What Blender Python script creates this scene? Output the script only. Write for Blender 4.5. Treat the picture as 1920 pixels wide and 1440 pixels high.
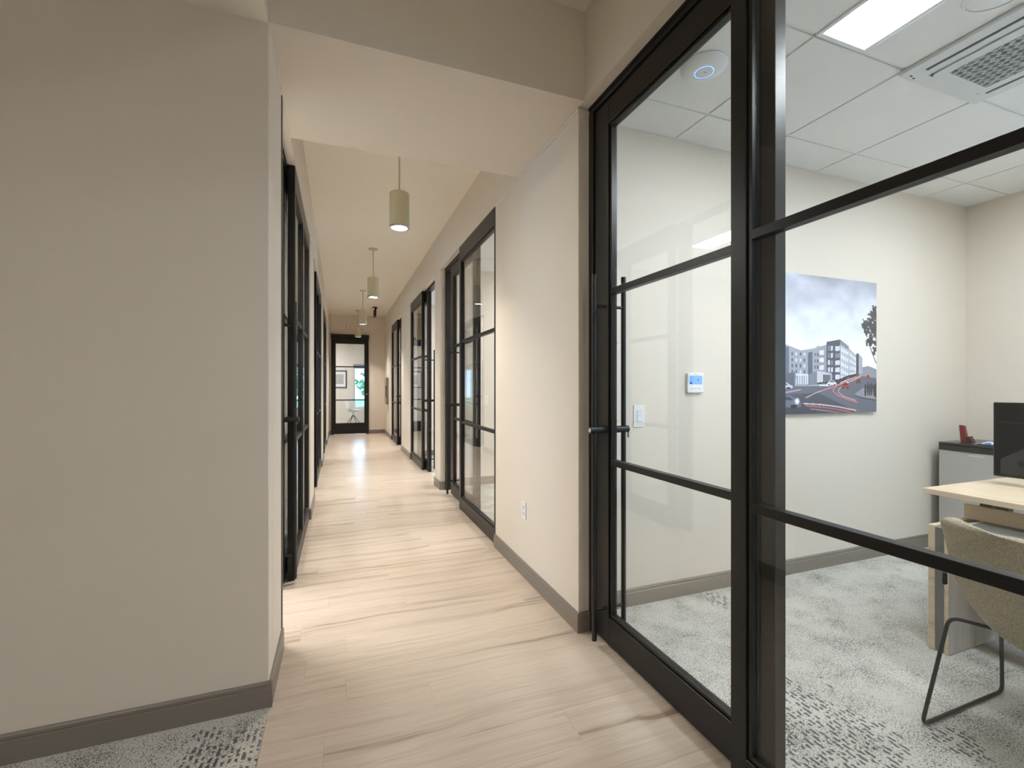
import bpy, bmesh, math, random
import numpy as np
from mathutils import Vector, Matrix

random.seed(7)
for o in list(bpy.data.objects):
    bpy.data.objects.remove(o)
SC = bpy.context.scene
COL = SC.collection

# ------------------------------------------------------------------ camera
YAW = 0.36
FPX = 858.9
cam_d = bpy.data.cameras.new('camera')
cam = bpy.data.objects.new('camera', cam_d)
COL.objects.link(cam)
cam.location = (0, 0, 1.28)
cam.rotation_euler = (math.pi / 2, 0, -YAW)
cam_d.sensor_fit = 'HORIZONTAL'
cam_d.sensor_width = 36
cam_d.lens = FPX / 1920 * 36
cam_d.shift_y = 4.35 / 1920
cam_d.clip_start = 0.02
cam_d.clip_end = 300
SC.camera = cam

# ------------------------------------------------------------------ world, exposure
W = bpy.data.worlds.new('world')
SC.world = W
W.use_nodes = True
bg = W.node_tree.nodes['Background']
bg.inputs[0].default_value = (0.40, 0.68, 1.0, 1)
bg.inputs[1].default_value = 4.2
SC.view_settings.view_transform = 'Standard'
SC.view_settings.look = 'None'
SC.view_settings.gamma = 1
SC.view_settings.use_curve_mapping = False
SC.view_settings.exposure = 0.84
try:
    SC.cycles.transparent_max_bounces = 32
    SC.cycles.max_bounces = 10
    SC.cycles.diffuse_bounces = 6
    SC.cycles.sample_clamp_indirect = 8
except Exception:
    pass

PENDANT_W = 7.4
PANEL_L = 26.0
WARM = (1.0, 0.93, 0.84)
COOL = (0.88, 0.95, 1.0)

# ------------------------------------------------------------------ material helpers
def new_mat(name):
    m = bpy.data.materials.new(name)
    m.use_nodes = True
    nt = m.node_tree
    return m, nt, nt.nodes['Principled BSDF']

def N(nt, typ, **kw):
    n = nt.nodes.new(typ)
    for k, v in kw.items():
        setattr(n, k, v)
    return n

def simple(name, col, rough=0.5, metal=0.0, bump=0.0, bscale=200.0, var=0.0, spec=0.5):
    m, nt, b = new_mat(name)
    b.inputs['Roughness'].default_value = rough
    b.inputs['Metallic'].default_value = metal
    b.inputs['Specular IOR Level'].default_value = spec
    tc = N(nt, 'ShaderNodeTexCoord')
    nz = N(nt, 'ShaderNodeTexNoise')
    nz.inputs['Scale'].default_value = bscale
    nz.inputs['Detail'].default_value = 3
    nt.links.new(tc.outputs['Object'], nz.inputs['Vector'])
    ramp = N(nt, 'ShaderNodeValToRGB')
    v = max(var, 0.01)
    ramp.color_ramp.elements[0].position = 0.3
    ramp.color_ramp.elements[1].position = 0.7
    ramp.color_ramp.elements[0].color = tuple(c * (1 - v) for c in col) + (1,)
    ramp.color_ramp.elements[1].color = tuple(min(1, c * (1 + v)) for c in col) + (1,)
    nt.links.new(nz.outputs['Fac'], ramp.inputs['Fac'])
    nt.links.new(ramp.outputs['Color'], b.inputs['Base Color'])
    if bump:
        bp = N(nt, 'ShaderNodeBump')
        bp.inputs['Strength'].default_value = bump
        bp.inputs['Distance'].default_value = 0.002
        nt.links.new(nz.outputs['Fac'], bp.inputs['Height'])
        nt.links.new(bp.outputs['Normal'], b.inputs['Normal'])
    return m

def emission(name, col, strength):
    m, nt, b = new_mat(name)
    nt.nodes.remove(b)
    e = N(nt, 'ShaderNodeEmission')
    e.inputs[0].default_value = tuple(col) + (1,)
    e.inputs[1].default_value = strength
    nt.links.new(e.outputs[0], nt.nodes['Material Output'].inputs[0])
    return m

def glass_mat():
    m, nt, b = new_mat('clear_glass')
    nt.nodes.remove(b)
    geo = N(nt, 'ShaderNodeNewGeometry')
    mixv = N(nt, 'ShaderNodeMix')          # 1.5 on front faces, 1/1.5 on back faces: plain two-sided pane
    mixv.inputs[2].default_value = 1.5
    mixv.inputs[3].default_value = 1 / 1.5
    nt.links.new(geo.outputs['Backfacing'], mixv.inputs[0])
    fr = N(nt, 'ShaderNodeFresnel')
    nt.links.new(mixv.outputs[0], fr.inputs[0])
    tr = N(nt, 'ShaderNodeBsdfTransparent')
    tr.inputs[0].default_value = (0.985, 0.992, 0.988, 1)
    gl = N(nt, 'ShaderNodeBsdfGlossy')
    gl.inputs['Roughness'].default_value = 0.0
    mx = N(nt, 'ShaderNodeMixShader')
    nt.links.new(fr.outputs[0], mx.inputs[0])
    nt.links.new(tr.outputs[0], mx.inputs[1])
    nt.links.new(gl.outputs[0], mx.inputs[2])
    nt.links.new(mx.outputs[0], nt.nodes['Material Output'].inputs[0])
    return m

def wood_mat(name, light, dark, along='X', rough=0.35, per_piece=True, sc_along=0.55, sc_across=9.0, contrast=1.0):
    m, nt, b = new_mat(name)
    b.inputs['Roughness'].default_value = rough
    geo = N(nt, 'ShaderNodeNewGeometry')
    oi = N(nt, 'ShaderNodeObjectInfo')
    mul = N(nt, 'ShaderNodeVectorMath', operation='SCALE')
    comb = N(nt, 'ShaderNodeCombineXYZ')
    nt.links.new(oi.outputs['Random'], comb.inputs[0])
    nt.links.new(oi.outputs['Random'], comb.inputs[1])
    nt.links.new(oi.outputs['Random'], comb.inputs[2])
    nt.links.new(comb.outputs[0], mul.inputs[0])
    mul.inputs['Scale'].default_value = per_piece
    add = N(nt, 'ShaderNodeVectorMath', operation='ADD')
    nt.links.new(geo.outputs['Position'], add.inputs[0])
    nt.links.new(mul.outputs[0], add.inputs[1])
    # slow wander of the grain
    wn = N(nt, 'ShaderNodeTexNoise')
    wn.inputs['Scale'].default_value = 1.3
    wn.inputs['Detail'].default_value = 2
    nt.links.new(add.outputs[0], wn.inputs['Vector'])
    wsc = N(nt, 'ShaderNodeVectorMath', operation='SCALE')
    wsc.inputs['Scale'].default_value = 0.09
    nt.links.new(wn.outputs['Color'], wsc.inputs[0])
    add2 = N(nt, 'ShaderNodeVectorMath', operation='ADD')
    nt.links.new(add.outputs[0], add2.inputs[0])
    nt.links.new(wsc.outputs[0], add2.inputs[1])
    mp = N(nt, 'ShaderNodeMapping')
    s = [sc_across] * 3
    s['XYZ'.index(along)] = sc_along
    mp.inputs['Scale'].default_value = s
    nt.links.new(add2.outputs[0], mp.inputs['Vector'])
    n1 = N(nt, 'ShaderNodeTexNoise')
    n1.inputs['Scale'].default_value = 1.0
    n1.inputs['Detail'].default_value = 4
    n1.inputs['Roughness'].default_value = 0.6
    nt.links.new(mp.outputs[0], n1.inputs['Vector'])
    r1 = N(nt, 'ShaderNodeValToRGB')
    cr = r1.color_ramp
    mid = tuple(light[i] * 0.75 + dark[i] * 0.25 for i in range(3))
    cr.elements[0].position = 0.30
    cr.elements[0].color = tuple(dark) + (1,)
    cr.elements[1].position = 0.50
    cr.elements[1].color = tuple(light) + (1,)
    e = cr.elements.new(0.38); e.color = mid + (1,)
    e = cr.elements.new(0.62); e.color = tuple(min(1, c * 1.05) for c in light) + (1,)
    e = cr.elements.new(0.70); e.color = mid + (1,)
    nt.links.new(n1.outputs['Fac'], r1.inputs['Fac'])
    # fine fibres
    mp2 = N(nt, 'ShaderNodeMapping')
    s2 = [sc_across * 12] * 3
    s2['XYZ'.index(along)] = sc_along * 6
    mp2.inputs['Scale'].default_value = s2
    nt.links.new(add2.outputs[0], mp2.inputs['Vector'])
    n2 = N(nt, 'ShaderNodeTexNoise')
    n2.inputs['Scale'].default_value = 1.0
    n2.inputs['Detail'].default_value = 3
    nt.links.new(mp2.outputs[0], n2.inputs['Vector'])
    r2 = N(nt, 'ShaderNodeValToRGB')
    r2.color_ramp.elements[0].position = 0.3
    r2.color_ramp.elements[0].color = (0.90, 0.89, 0.88, 1)
    r2.color_ramp.elements[1].position = 0.7
    r2.color_ramp.elements[1].color = (1.04, 1.04, 1.04, 1)
    nt.links.new(n2.outputs['Fac'], r2.inputs['Fac'])
    mm = N(nt, 'ShaderNodeMix', data_type='RGBA', blend_type='MULTIPLY')
    mm.inputs[0].default_value = contrast
    nt.links.new(r1.outputs['Color'], mm.inputs[6])
    nt.links.new(r2.outputs['Color'], mm.inputs[7])
    # tone of each board
    hs = N(nt, 'ShaderNodeHueSaturation')
    mr = N(nt, 'ShaderNodeMapRange')
    mr.inputs[3].default_value = 0.985
    mr.inputs[4].default_value = 1.015
    nt.links.new(oi.outputs['Random'], mr.inputs[0])
    nt.links.new(mr.outputs[0], hs.inputs['Value'])
    nt.links.new(mm.outputs[2], hs.inputs['Color'])
    nt.links.new(hs.outputs[0], b.inputs['Base Color'])
    bp = N(nt, 'ShaderNodeBump')
    bp.inputs['Strength'].default_value = 0.08
    bp.inputs['Distance'].default_value = 0.001
    nt.links.new(n2.outputs['Fac'], bp.inputs['Height'])
    nt.links.new(bp.outputs['Normal'], b.inputs['Normal'])
    return m

def carpet_mat():
    m, nt, b = new_mat('patterned_carpet')
    b.inputs['Roughness'].default_value = 0.95
    b.inputs['Specular IOR Level'].default_value = 0.1
    geo = N(nt, 'ShaderNodeNewGeometry')
    # yarn flecks, a little longer along Y
    mp = N(nt, 'ShaderNodeMapping')
    mp.inputs['Scale'].default_value = (300, 170, 200)
    nt.links.new(geo.outputs['Position'], mp.inputs['Vector'])
    n1 = N(nt, 'ShaderNodeTexNoise')
    n1.inputs['Scale'].default_value = 1.0
    n1.inputs['Detail'].default_value = 2.5
    n1.inputs['Roughness'].default_value = 0.65
    nt.links.new(mp.outputs[0], n1.inputs['Vector'])
    # clouds of flecks
    n0 = N(nt, 'ShaderNodeTexNoise')
    n0.inputs['Scale'].default_value = 5.5
    n0.inputs['Detail'].default_value = 4
    nt.links.new(geo.outputs['Position'], n0.inputs['Vector'])
    sub = N(nt, 'ShaderNodeMath', operation='MULTIPLY_ADD')
    sub.inputs[1].default_value = 0.30
    nt.links.new(n0.outputs['Fac'], sub.inputs[0])
    nt.links.new(n1.outputs['Fac'], sub.inputs[2])
    r1 = N(nt, 'ShaderNodeValToRGB')
    cr = r1.color_ramp
    cr.elements[0].position = 0.52; cr.elements[0].color = (0.060, 0.058, 0.054, 1)
    cr.elements[1].position = 0.64; cr.elements[1].color = (0.60, 0.58, 0.53, 1)
    e = cr.elements.new(0.57); e.color = (0.33, 0.32, 0.29, 1)
    nt.links.new(sub.outputs[0], r1.inputs['Fac'])
    # dashes: rows of short dark strokes running along Y
    br = N(nt, 'ShaderNodeTexBrick')
    br.inputs['Color1'].default_value = (0, 0, 0, 1)
    br.inputs['Color2'].default_value = (0, 0, 0, 1)
    br.inputs['Mortar'].default_value = (1, 1, 1, 1)
    br.inputs['Scale'].default_value = 1.0
    br.inputs['Mortar Size'].default_value = 0.0060
    br.inputs['Mortar Smooth'].default_value = 0.3
    br.inputs['Brick Width'].default_value = 0.046
    br.inputs['Row Height'].default_value = 0.021
    rot = N(nt, 'ShaderNodeMapping')
    rot.inputs['Rotation'].default_value = (0, 0, math.radians(90))
    wob = N(nt, 'ShaderNodeTexNoise')
    wob.inputs['Scale'].default_value = 60
    nt.links.new(geo.outputs['Position'], wob.inputs['Vector'])
    wsc = N(nt, 'ShaderNodeVectorMath', operation='SCALE')
    wsc.inputs['Scale'].default_value = 0.012
    nt.links.new(wob.outputs['Color'], wsc.inputs[0])
    wadd = N(nt, 'ShaderNodeVectorMath', operation='ADD')
    nt.links.new(geo.outputs['Position'], wadd.inputs[0])
    nt.links.new(wsc.outputs[0], wadd.inputs[1])
    nt.links.new(wadd.outputs[0], rot.inputs['Vector'])
    nt.links.new(rot.outputs[0], br.inputs['Vector'])
    # islands of dashes
    isl = N(nt, 'ShaderNodeTexNoise')
    isl.inputs['Scale'].default_value = 1.25
    isl.inputs['Detail'].default_value = 9
    isl.inputs['Roughness'].default_value = 0.85
    isl_mp = N(nt, 'ShaderNodeMapping')
    isl_mp.inputs['Scale'].default_value = (1.5, 1.0, 1)
    isl_mp.inputs['Location'].default_value = (ISL[0], ISL[1], 0)
    nt.links.new(geo.outputs['Position'], isl_mp.inputs['Vector'])
    nt.links.new(isl_mp.outputs[0], isl.inputs['Vector'])
    field = isl.outputs['Fac']
    for (px_, py_, pr_) in PATCHES:
        ds = N(nt, 'ShaderNodeVectorMath', operation='DISTANCE')
        nt.links.new(geo.outputs['Position'], ds.inputs[0])
        ds.inputs[1].default_value = (px_, py_, 0)
        mr_ = N(nt, 'ShaderNodeMapRange')
        mr_.inputs[1].default_value = pr_ * 1.4
        mr_.inputs[2].default_value = 0.0
        mr_.inputs[3].default_value = 0.0
        mr_.inputs[4].default_value = 0.30
        nt.links.new(ds.outputs['Value'], mr_.inputs[0])
        ad = N(nt, 'ShaderNodeMath', operation='ADD')
        nt.links.new(field, ad.inputs[0])
        nt.links.new(mr_.outputs[0], ad.inputs[1])
        field = ad.outputs[0]
    gt = N(nt, 'ShaderNodeMapRange')
    gt.inputs[1].default_value = 0.60
    gt.inputs[2].default_value = 0.64
    nt.links.new(field, gt.inputs[0])
    inv = N(nt, 'ShaderNodeMath', operation='SUBTRACT')
    inv.inputs[0].default_value = 1.0
    nt.links.new(br.outputs['Color'], inv.inputs[1])
    ml = N(nt, 'ShaderNodeMath', operation='MULTIPLY')
    nt.links.new(inv.outputs[0], ml.inputs[0])
    nt.links.new(gt.outputs[0], ml.inputs[1])
    dn = N(nt, 'ShaderNodeTexNoise')
    dn.inputs['Scale'].default_value = 34
    dn.inputs['Detail'].default_value = 1
    nt.links.new(geo.outputs['Position'], dn.inputs['Vector'])
    dm = N(nt, 'ShaderNodeMapRange')
    dm.inputs[1].default_value = 0.43
    dm.inputs[2].default_value = 0.50
    nt.links.new(dn.outputs['Fac'], dm.inputs[0])
    mlx = N(nt, 'ShaderNodeMath', operation='MULTIPLY')
    nt.links.new(ml.outputs[0], mlx.inputs[0])
    nt.links.new(dm.outputs[0], mlx.inputs[1])
    ml = mlx
    ml2 = N(nt, 'ShaderNodeMath', operation='MULTIPLY')
    ml2.inputs[1].default_value = 0.85
    nt.links.new(ml.outputs[0], ml2.inputs[0])
    mx = N(nt, 'ShaderNodeMix', data_type='RGBA')
    nt.links.new(ml2.outputs[0], mx.inputs[0])
    nt.links.new(r1.outputs['Color'], mx.inputs[6])
    mx.inputs[7].default_value = (0.060, 0.060, 0.072, 1)
    nt.links.new(mx.outputs[2], b.inputs['Base Color'])
    bp = N(nt, 'ShaderNodeBump')
    bp.inputs['Strength'].default_value = 0.6
    bp.inputs['Distance'].default_value = 0.003
    nt.links.new(n1.outputs['Fac'], bp.inputs['Height'])
    nt.links.new(bp.outputs['Normal'], b.inputs['Normal'])
    return m

ISL = (3.1, 0.35)
# the woven patches of dashes that the carpet shows
PATCHES = [(1.70, 1.30, .24), (1.76, 1.06, .18), (1.50, 1.02, .16), (2.10, 2.13, .11), (2.06, .97, .10), (4.1, 2.1, .10), (-.40, 1.86, .16)]

PAINT = simple('wall_paint', (0.72, 0.655, 0.575), 0.6, bump=0.12, bscale=420, var=0.012)
CEILP = simple('ceiling_paint', (0.86, 0.80, 0.715), 0.7, bump=0.10, bscale=380, var=0.012)
BASEB = simple('baseboard_vinyl', (0.215, 0.185, 0.155), 0.38, bscale=90, var=0.02)
BLACK = simple('black_powder_coat', (0.011, 0.0102, 0.0095), 0.36, bscale=900, bump=0.03, var=0.05, spec=0.36)
BLKM = simple('black_steel', (0.012, 0.012, 0.012), 0.42, bscale=600, var=0.05)
GASKET = simple('black_gasket', (0.006, 0.006, 0.006), 0.7)
GLASS = glass_mat()
TILE = simple('acoustic_tile', (0.84, 0.84, 0.83), 0.9, bump=0.5, bscale=700, var=0.03)
GRID = simple('ceiling_grid_white', (0.78, 0.78, 0.77), 0.5)
WHITEP = simple('white_plastic', (0.78, 0.79, 0.80), 0.4)
ACW = simple('unit_white_plastic', (0.66, 0.68, 0.69), 0.45)
DARKV = simple('dark_vent_interior', (0.03, 0.035, 0.04), 0.8)
PEND = simple('cream_metal', (0.60, 0.55, 0.37), 0.45, bscale=50, var=0.01)
CHROME = simple('polished_nickel', (0.75, 0.74, 0.72), 0.18, metal=1.0)
STEEL = simple('brushed_steel', (0.42, 0.42, 0.41), 0.38, metal=0.55, bscale=40, var=0.03)
FLOORW = wood_mat('pale_wood_plank', (0.60, 0.505, 0.415), (0.33, 0.25, 0.185), 'X', 0.27, 0.30, 0.40, 17.0)
DESKW = wood_mat('pale_ash_laminate', (0.70, 0.56, 0.40), (0.42, 0.31, 0.20), 'Y', 0.45, 7.0, 0.8, 22)
CARPET = carpet_mat()
SUB = simple('subfloor', (0.22, 0.17, 0.12), 0.9)
FABRIC = simple('oatmeal_felt', (0.37, 0.318, 0.235), 0.95, bump=0.9, bscale=250, var=0.32, spec=0.1)
PANEL = emission('lit_diffuser', COOL, PANEL_L)
FILL_FOYER = emission('fill_diffuser_foyer', (1.0, 1.0, 0.98), 13.5)  # glow of the added fill panels behind the camera
PANEL_DEEP = emission('lit_diffuser_deep', (1.0, 0.97, 0.92), 38.0)
LAMPLENS = emission('lit_lamp_lens', (1.0, 0.95, 0.86), 12.0)
BLUELED = emission('blue_ring_light', (0.10, 0.25, 1.0), 2.2)
LCD = emission('blue_screen', (0.18, 0.42, 1.0), 0.75)
REDLIT = emission('red_lit_face', (1.0, 0.05, 0.02), 14.0)

# ------------------------------------------------------------------ mesh helpers
class MB:
    def __init__(self):
        self.bm = bmesh.new()
    def box(self, x0, x1, y0, y1, z0, z1, bev=0.0, seg=1):
        if x0 > x1: x0, x1 = x1, x0
        if y0 > y1: y0, y1 = y1, y0
        if z0 > z1: z0, z1 = z1, z0
        r = bmesh.ops.create_cube(self.bm, size=1)
        for v in r['verts']:
            v.co = Vector((x0 + (v.co.x + .5) * (x1 - x0), y0 + (v.co.y + .5) * (y1 - y0), z0 + (v.co.z + .5) * (z1 - z0)))
        if bev:
            es = list({e for v in r['verts'] for e in v.link_edges})
            bmesh.ops.bevel(self.bm, geom=es, offset=bev, segments=seg, affect='EDGES', profile=0.5)
        return self
    def cyl(self, p0, p1, r0, r1=None, n=20, caps=True):
        p0, p1 = Vector(p0), Vector(p1)
        r1 = r0 if r1 is None else r1
        d = (p1 - p0)
        q = d.to_track_quat('Z', 'Y').to_matrix().to_4x4()
        mat = Matrix.Translation((p0 + p1) / 2) @ q
        bmesh.ops.create_cone(self.bm, cap_ends=caps, segments=n, radius1=r0, radius2=r1, depth=d.length, matrix=mat)
        return self
    def lathe(self, prof, c=(0, 0, 0), n=32):
        c = Vector(c)
        rings = []
        for (r, z) in prof:
            if r < 1e-6:
                rings.append([self.bm.verts.new(c + Vector((0, 0, z)))])
            else:
                rings.append([self.bm.verts.new(c + Vector((r * math.cos(2 * math.pi * i / n), r * math.sin(2 * math.pi * i / n), z))) for i in range(n)])
        for a, b in zip(rings, rings[1:]):
            for i in range(n):
                j = (i + 1) % n
                if len(a) == 1 and len(b) == 1: continue
                if len(a) == 1: self.bm.faces.new((a[0], b[i], b[j]))
                elif len(b) == 1: self.bm.faces.new((a[i], a[j], b[0]))
                else: self.bm.faces.new((a[i], a[j], b[j], b[i]))
        return self
    def tube(self, pts, r, n=10):
        pts = [Vector(p) for p in pts]
        rings = []
        up = Vector((0.123, 0.456, 0.88)).normalized()
        for i, p in enumerate(pts):
            t = (pts[min(i + 1, len(pts) - 1)] - pts[max(i - 1, 0)]).normalized()
            a = t.cross(up)
            if a.length < 1e-4: a = t.cross(Vector((1, 0, 0)))
            a.normalize(); b = t.cross(a)
            rings.append([self.bm.verts.new(p + r * (math.cos(2 * math.pi * k / n) * a + math.sin(2 * math.pi * k / n) * b)) for k in range(n)])
        for a, b in zip(rings, rings[1:]):
            for k in range(n):
                j = (k + 1) % n
                self.bm.faces.new((a[k], a[j], b[j], b[k]))
        self.bm.faces.new(rings[0]); self.bm.faces.new(rings[-1])
        return self
    def prism(self, poly, z0, z1, axis='Z'):
        def P(a, b, c):
            return {'Z': (a, b, c), 'Y': (a, c, b), 'X': (c, a, b)}[axis]
        lo = [self.bm.verts.new(P(a, b, z0)) for a, b in poly]
        hi = [self.bm.verts.new(P(a, b, z1)) for a, b in poly]
        self.bm.faces.new(lo); self.bm.faces.new(hi)
        for i in range(len(poly)):
            j = (i + 1) % len(poly)
            self.bm.faces.new((lo[i], lo[j], hi[j], hi[i]))
        return self
    def build(self, name, mat, parent=None, smooth=False, loc=None):
        bmesh.ops.recalc_face_normals(self.bm, faces=self.bm.faces[:])
        off = Vector(loc) if loc is not None else Vector((0, 0, 0))
        if parent is not None:
            off = off + world_off(parent)
        if off.length > 0:
            bmesh.ops.translate(self.bm, verts=self.bm.verts[:], vec=-off)
        me = bpy.data.meshes.new(name)
        self.bm.to_mesh(me)
        self.bm.free()
        if smooth:
            for p in me.polygons: p.use_smooth = True
            try: me.set_sharp_from_angle(angle=math.radians(35))
            except Exception: pass
        o = bpy.data.objects.new(name, me)
        COL.objects.link(o)
        if mat is not None: me.materials.append(mat)
        if parent is not None: o.parent = parent
        if loc is not None: o.location = Vector(loc)
        return o

def world_off(o):
    v = Vector((0, 0, 0))
    while o is not None:
        v = v + o.location
        o = o.parent
    return v

def tag(o, label=None, cat=None, group=None, kind=None):
    if label: o['label'] = label
    if cat: o['category'] = cat
    if group: o['group'] = group
    if kind: o['kind'] = kind
    return o

def thing(name, loc, label, cat, group=None, kind=None):
    o = bpy.data.objects.new(name, None)
    o.empty_display_size = 0.1
    COL.objects.link(o)
    o.location = loc
    return tag(o, label, cat, group, kind)

def box(name, mat, x0, x1, y0, y1, z0, z1, parent=None, bev=0.0, seg=1):
    return MB().box(x0, x1, y0, y1, z0, z1, bev, seg).build(name, mat, parent)

def struct(name, mat, b, label, cat, bev=0.0):
    return tag(box(name, mat, *b, bev=bev), label, cat, None, 'structure')

def copy_tree(o, parent=None):
    c = o.copy()
    COL.objects.link(c)
    c.parent = parent
    for ch in o.children:
        copy_tree(ch, c)
    return c

# ------------------------------------------------------------------ dimensions
XR, XL = 1.165, -0.265           # corridor wall faces
H1, H2, H3 = 2.736, 3.19, 2.784  # soffit, corridor ceiling, office ceiling
YB0, YB1 = 2.06, 2.97            # dropped beam
YE = 13.0
XO = 4.92                        # office back wall
WT = 0.125                       # corridor wall thickness
R_PIERS = [(-3.0, -0.05), (2.112, 3.468), (5.62, 5.956), (8.19, 9.43), (11.35, YE)]
L_PIERS = [(YB0, 2.478), (4.81, 5.50), (7.89, 8.62), (10.87, YE)]

# ------------------------------------------------------------------ shell: floors
sub = struct('floor_base', SUB, (-5.2, 5.2, -3.2, 17.6, -0.12, -0.012), 'plain slab under the wood and carpet floors', 'floor')
floor = thing('floor', (0, 0, 0), 'pale wood plank floor running down the long corridor', 'floor', kind='structure')
PW = 0.178
y = -3.0
row = 0
rng = random.Random(3)
while y < YE:
    x0 = -0.263 if y + PW < YB0 + 0.05 else -0.34
    x1 = 1.262
    st = x0 - rng.uniform(0.1, 1.15)
    xs = [x0]
    c = st
    while c < x1:
        c += 1.22
        if x0 + 0.12 < c < x1 - 0.12: xs.append(c)
    xs.append(x1)
    for a, b_ in zip(xs, xs[1:]):
        MB().box(a + .0001, b_ - .0001, y + .0001, min(y + PW, YE + .05) - .0001, -0.012, 0.0, 0.0005).build('plank', FLOORW, floor)
    y += PW
    row += 1

struct('floor_carpet_left', CARPET, (-5.0, -0.264, -3.0, YB0 + .03, -0.012, 0.0015), 'grey patterned carpet left of the wood floor below the near wall', 'carpet')
struct('floor_carpet_office', CARPET, (1.264, XO, -3.0, 2.30, -0.012, 0.001), 'pale grey flecked carpet with dark dashes in the near glass office', 'carpet')
struct('floor_carpet_right', CARPET, (1.264, XO, 3.25, YE, -0.012, 0.001), 'pale carpet in the offices further down on the right', 'carpet')
struct('floor_carpet_left_offices', CARPET, (-5.0, -0.342, YB0 + .12, YE, -0.012, 0.001), 'pale carpet in the offices along the left of the corridor', 'carpet')
struct('floor_carpet_end', CARPET, (-2.0, 3.2, YE + .05, 17.3, -0.012, 0.001), 'carpet in the bright room behind the end door', 'carpet')

# ------------------------------------------------------------------ shell: corridor walls
ordn = ['just behind the near glass office opening', 'between the near office door and the second glass screen', 'slim, between the second and third glass screens',
        'with the small round sensor, beyond the third glass screen', 'at the far end with the wall cabinet']
n = 0
for i, (a, b_) in enumerate(R_PIERS):
    struct('wall_right_%d' % (i + 1), PAINT, (XR, XR + WT, a, b_, 0, H1 - .022), 'greige corridor wall on the right, ' + ordn[i], 'wall', 0.003)
    struct('trim_right_%d' % (i + 1), PAINT, (XR - .005, XR + WT + .005, a - (.005 if i else 0), b_ + .005 * (i < 4), H1 - .022, H1), 'thin painted cap on top of the right wall piece ' + ordn[i], 'trim', 0.003)
struct('wall_right_upper', PAINT, (XR + .004, XR + WT, -3.0, YE, H1, H2 + .05), 'plain painted bulkhead above the openings on the right', 'wall')
ordl = ['narrow return beside the near corner', 'between the first and second left openings', 'between the second and third left openings', 'at the far end']
for i, (a, b_) in enumerate(L_PIERS):
    if i == 0: a = YB0 + .12
    struct('wall_left_%d' % (i + 1), PAINT, (XL - WT, XL, a, b_, 0, H1 - .022), 'greige corridor wall on the left, ' + ordl[i], 'wall', 0.003)
    struct('trim_left_%d' % (i + 1), PAINT, (XL - WT - .005, XL + .005, a - (.005 if i else 0), b_ + .005 * (i < 3), H1 - .022, H1), 'thin painted cap on top of the left wall piece ' + ordl[i], 'trim', 0.003)
struct('wall_left_upper', PAINT, (XL - WT, XL - .004, -3.0, YE, H1 + .0005, H2 + .05), 'plain painted bulkhead above the openings on the left', 'wall')
struct('wall_near_left', PAINT, (-5.0, XL, YB0, YB0 + .12, 0, H1 + .06), 'large plain greige wall filling the left of the view', 'wall', 0.003)
struct('wall_beam', PAINT, (XL - .003, XR + .003, YB0 - .004, YB1, H1, H2 + .05), 'dropped beam crossing the corridor above the near door', 'beam')
struct('ceiling', CEILP, (XL - WT, XR + WT, -3.0, YE + .1, H2, H2 + .06), 'smooth painted corridor ceiling with pendant lamps', 'ceiling')
struct('ceiling_left', CEILP, (-5.0, XL - .0035, -3.0, YB0, H1 - .0015, H1 + .06), 'low soffit over the carpet beside the near left wall', 'ceiling')
# end wall with door opening
ex0, ex1, ez = -0.14, 0.665, 2.45
struct('wall_end_1', PAINT, (XL, ex0, YE, YE + .12, 0, H1 - .02), 'strip of end wall left of the end door', 'wall')
struct('wall_end_2', PAINT, (ex1, XR + .05, YE, YE + .12, 0, H1 - .02), 'end wall right of the end door', 'wall')
struct('wall_end_3', PAINT, (ex0, ex1, YE, YE + .12, ez, H1 - .02), 'end wall just above the end door opening', 'wall')
struct('wall_end_upper', PAINT, (XL - .02, XR + .02, YE + .004, YE + .12, H1 - .02, H2 + .05), 'upper end wall under the ceiling with the alarm strobe', 'wall')
# foyer behind the viewer
struct('wall_back', PAINT, (-5.0, XR + WT, -3.12, -3.0, 0, 3.3), 'wall behind the viewer', 'wall')
struct('wall_side_left', PAINT, (-5.12, -5.0, -3.0, 17.5, 0, .85), 'low part of the outer wall on the far left', 'wall')
struct('wall_side_left_upper', PAINT, (-5.12, -5.0, -3.0, 17.5, 2.35, 3.3), 'upper part of the outer wall on the far left', 'wall')
for i, (a, b_) in enumerate([(-3.0, 2.6), (4.4, 5.9), (7.6, 9.2), (10.6, 17.5)]):
    struct('wall_side_left_pier_%d' % (i + 1), PAINT, (-5.12, -5.0, a, b_, .85, 2.35), 'outer wall piece between the far left windows, number %d from the viewer' % (i + 1), 'wall')

# baseboards -----------------------------------------------------------------
BH = 0.102
def bb_prof(t=0.012, h=BH):
    return [(0, 0), (t, 0), (t, h - .024), (t - .0035, h - .021), (t - .0035, h - .018), (t - .001, h - .015), (t - .001, h - .006), (t - .005, h), (0, h)]
def baseboard(name, p0, p1, out, label, t=0.012):
    """straight run from p0 to p1 (x,y), profile leaning to the direction out (x,y)"""
    mb = MB()
    p0, p1, o = Vector((*p0, 0)), Vector((*p1, 0)), Vector((*out, 0))
    A = [mb.bm.verts.new(p0 + o * a + Vector((0, 0, z))) for a, z in bb_prof(t)]
    B = [mb.bm.verts.new(p1 + o * a + Vector((0, 0, z))) for a, z in bb_prof(t)]
    mb.bm.faces.new(A); mb.bm.faces.new(B)
    for i in range(len(A)):
        j = (i + 1) % len(A)
        mb.bm.faces.new((A[i], A[j], B[j], B[i]))
    return tag(mb.build(name, BASEB), label, 'baseboard', None, 'structure')
bt = .012
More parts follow.
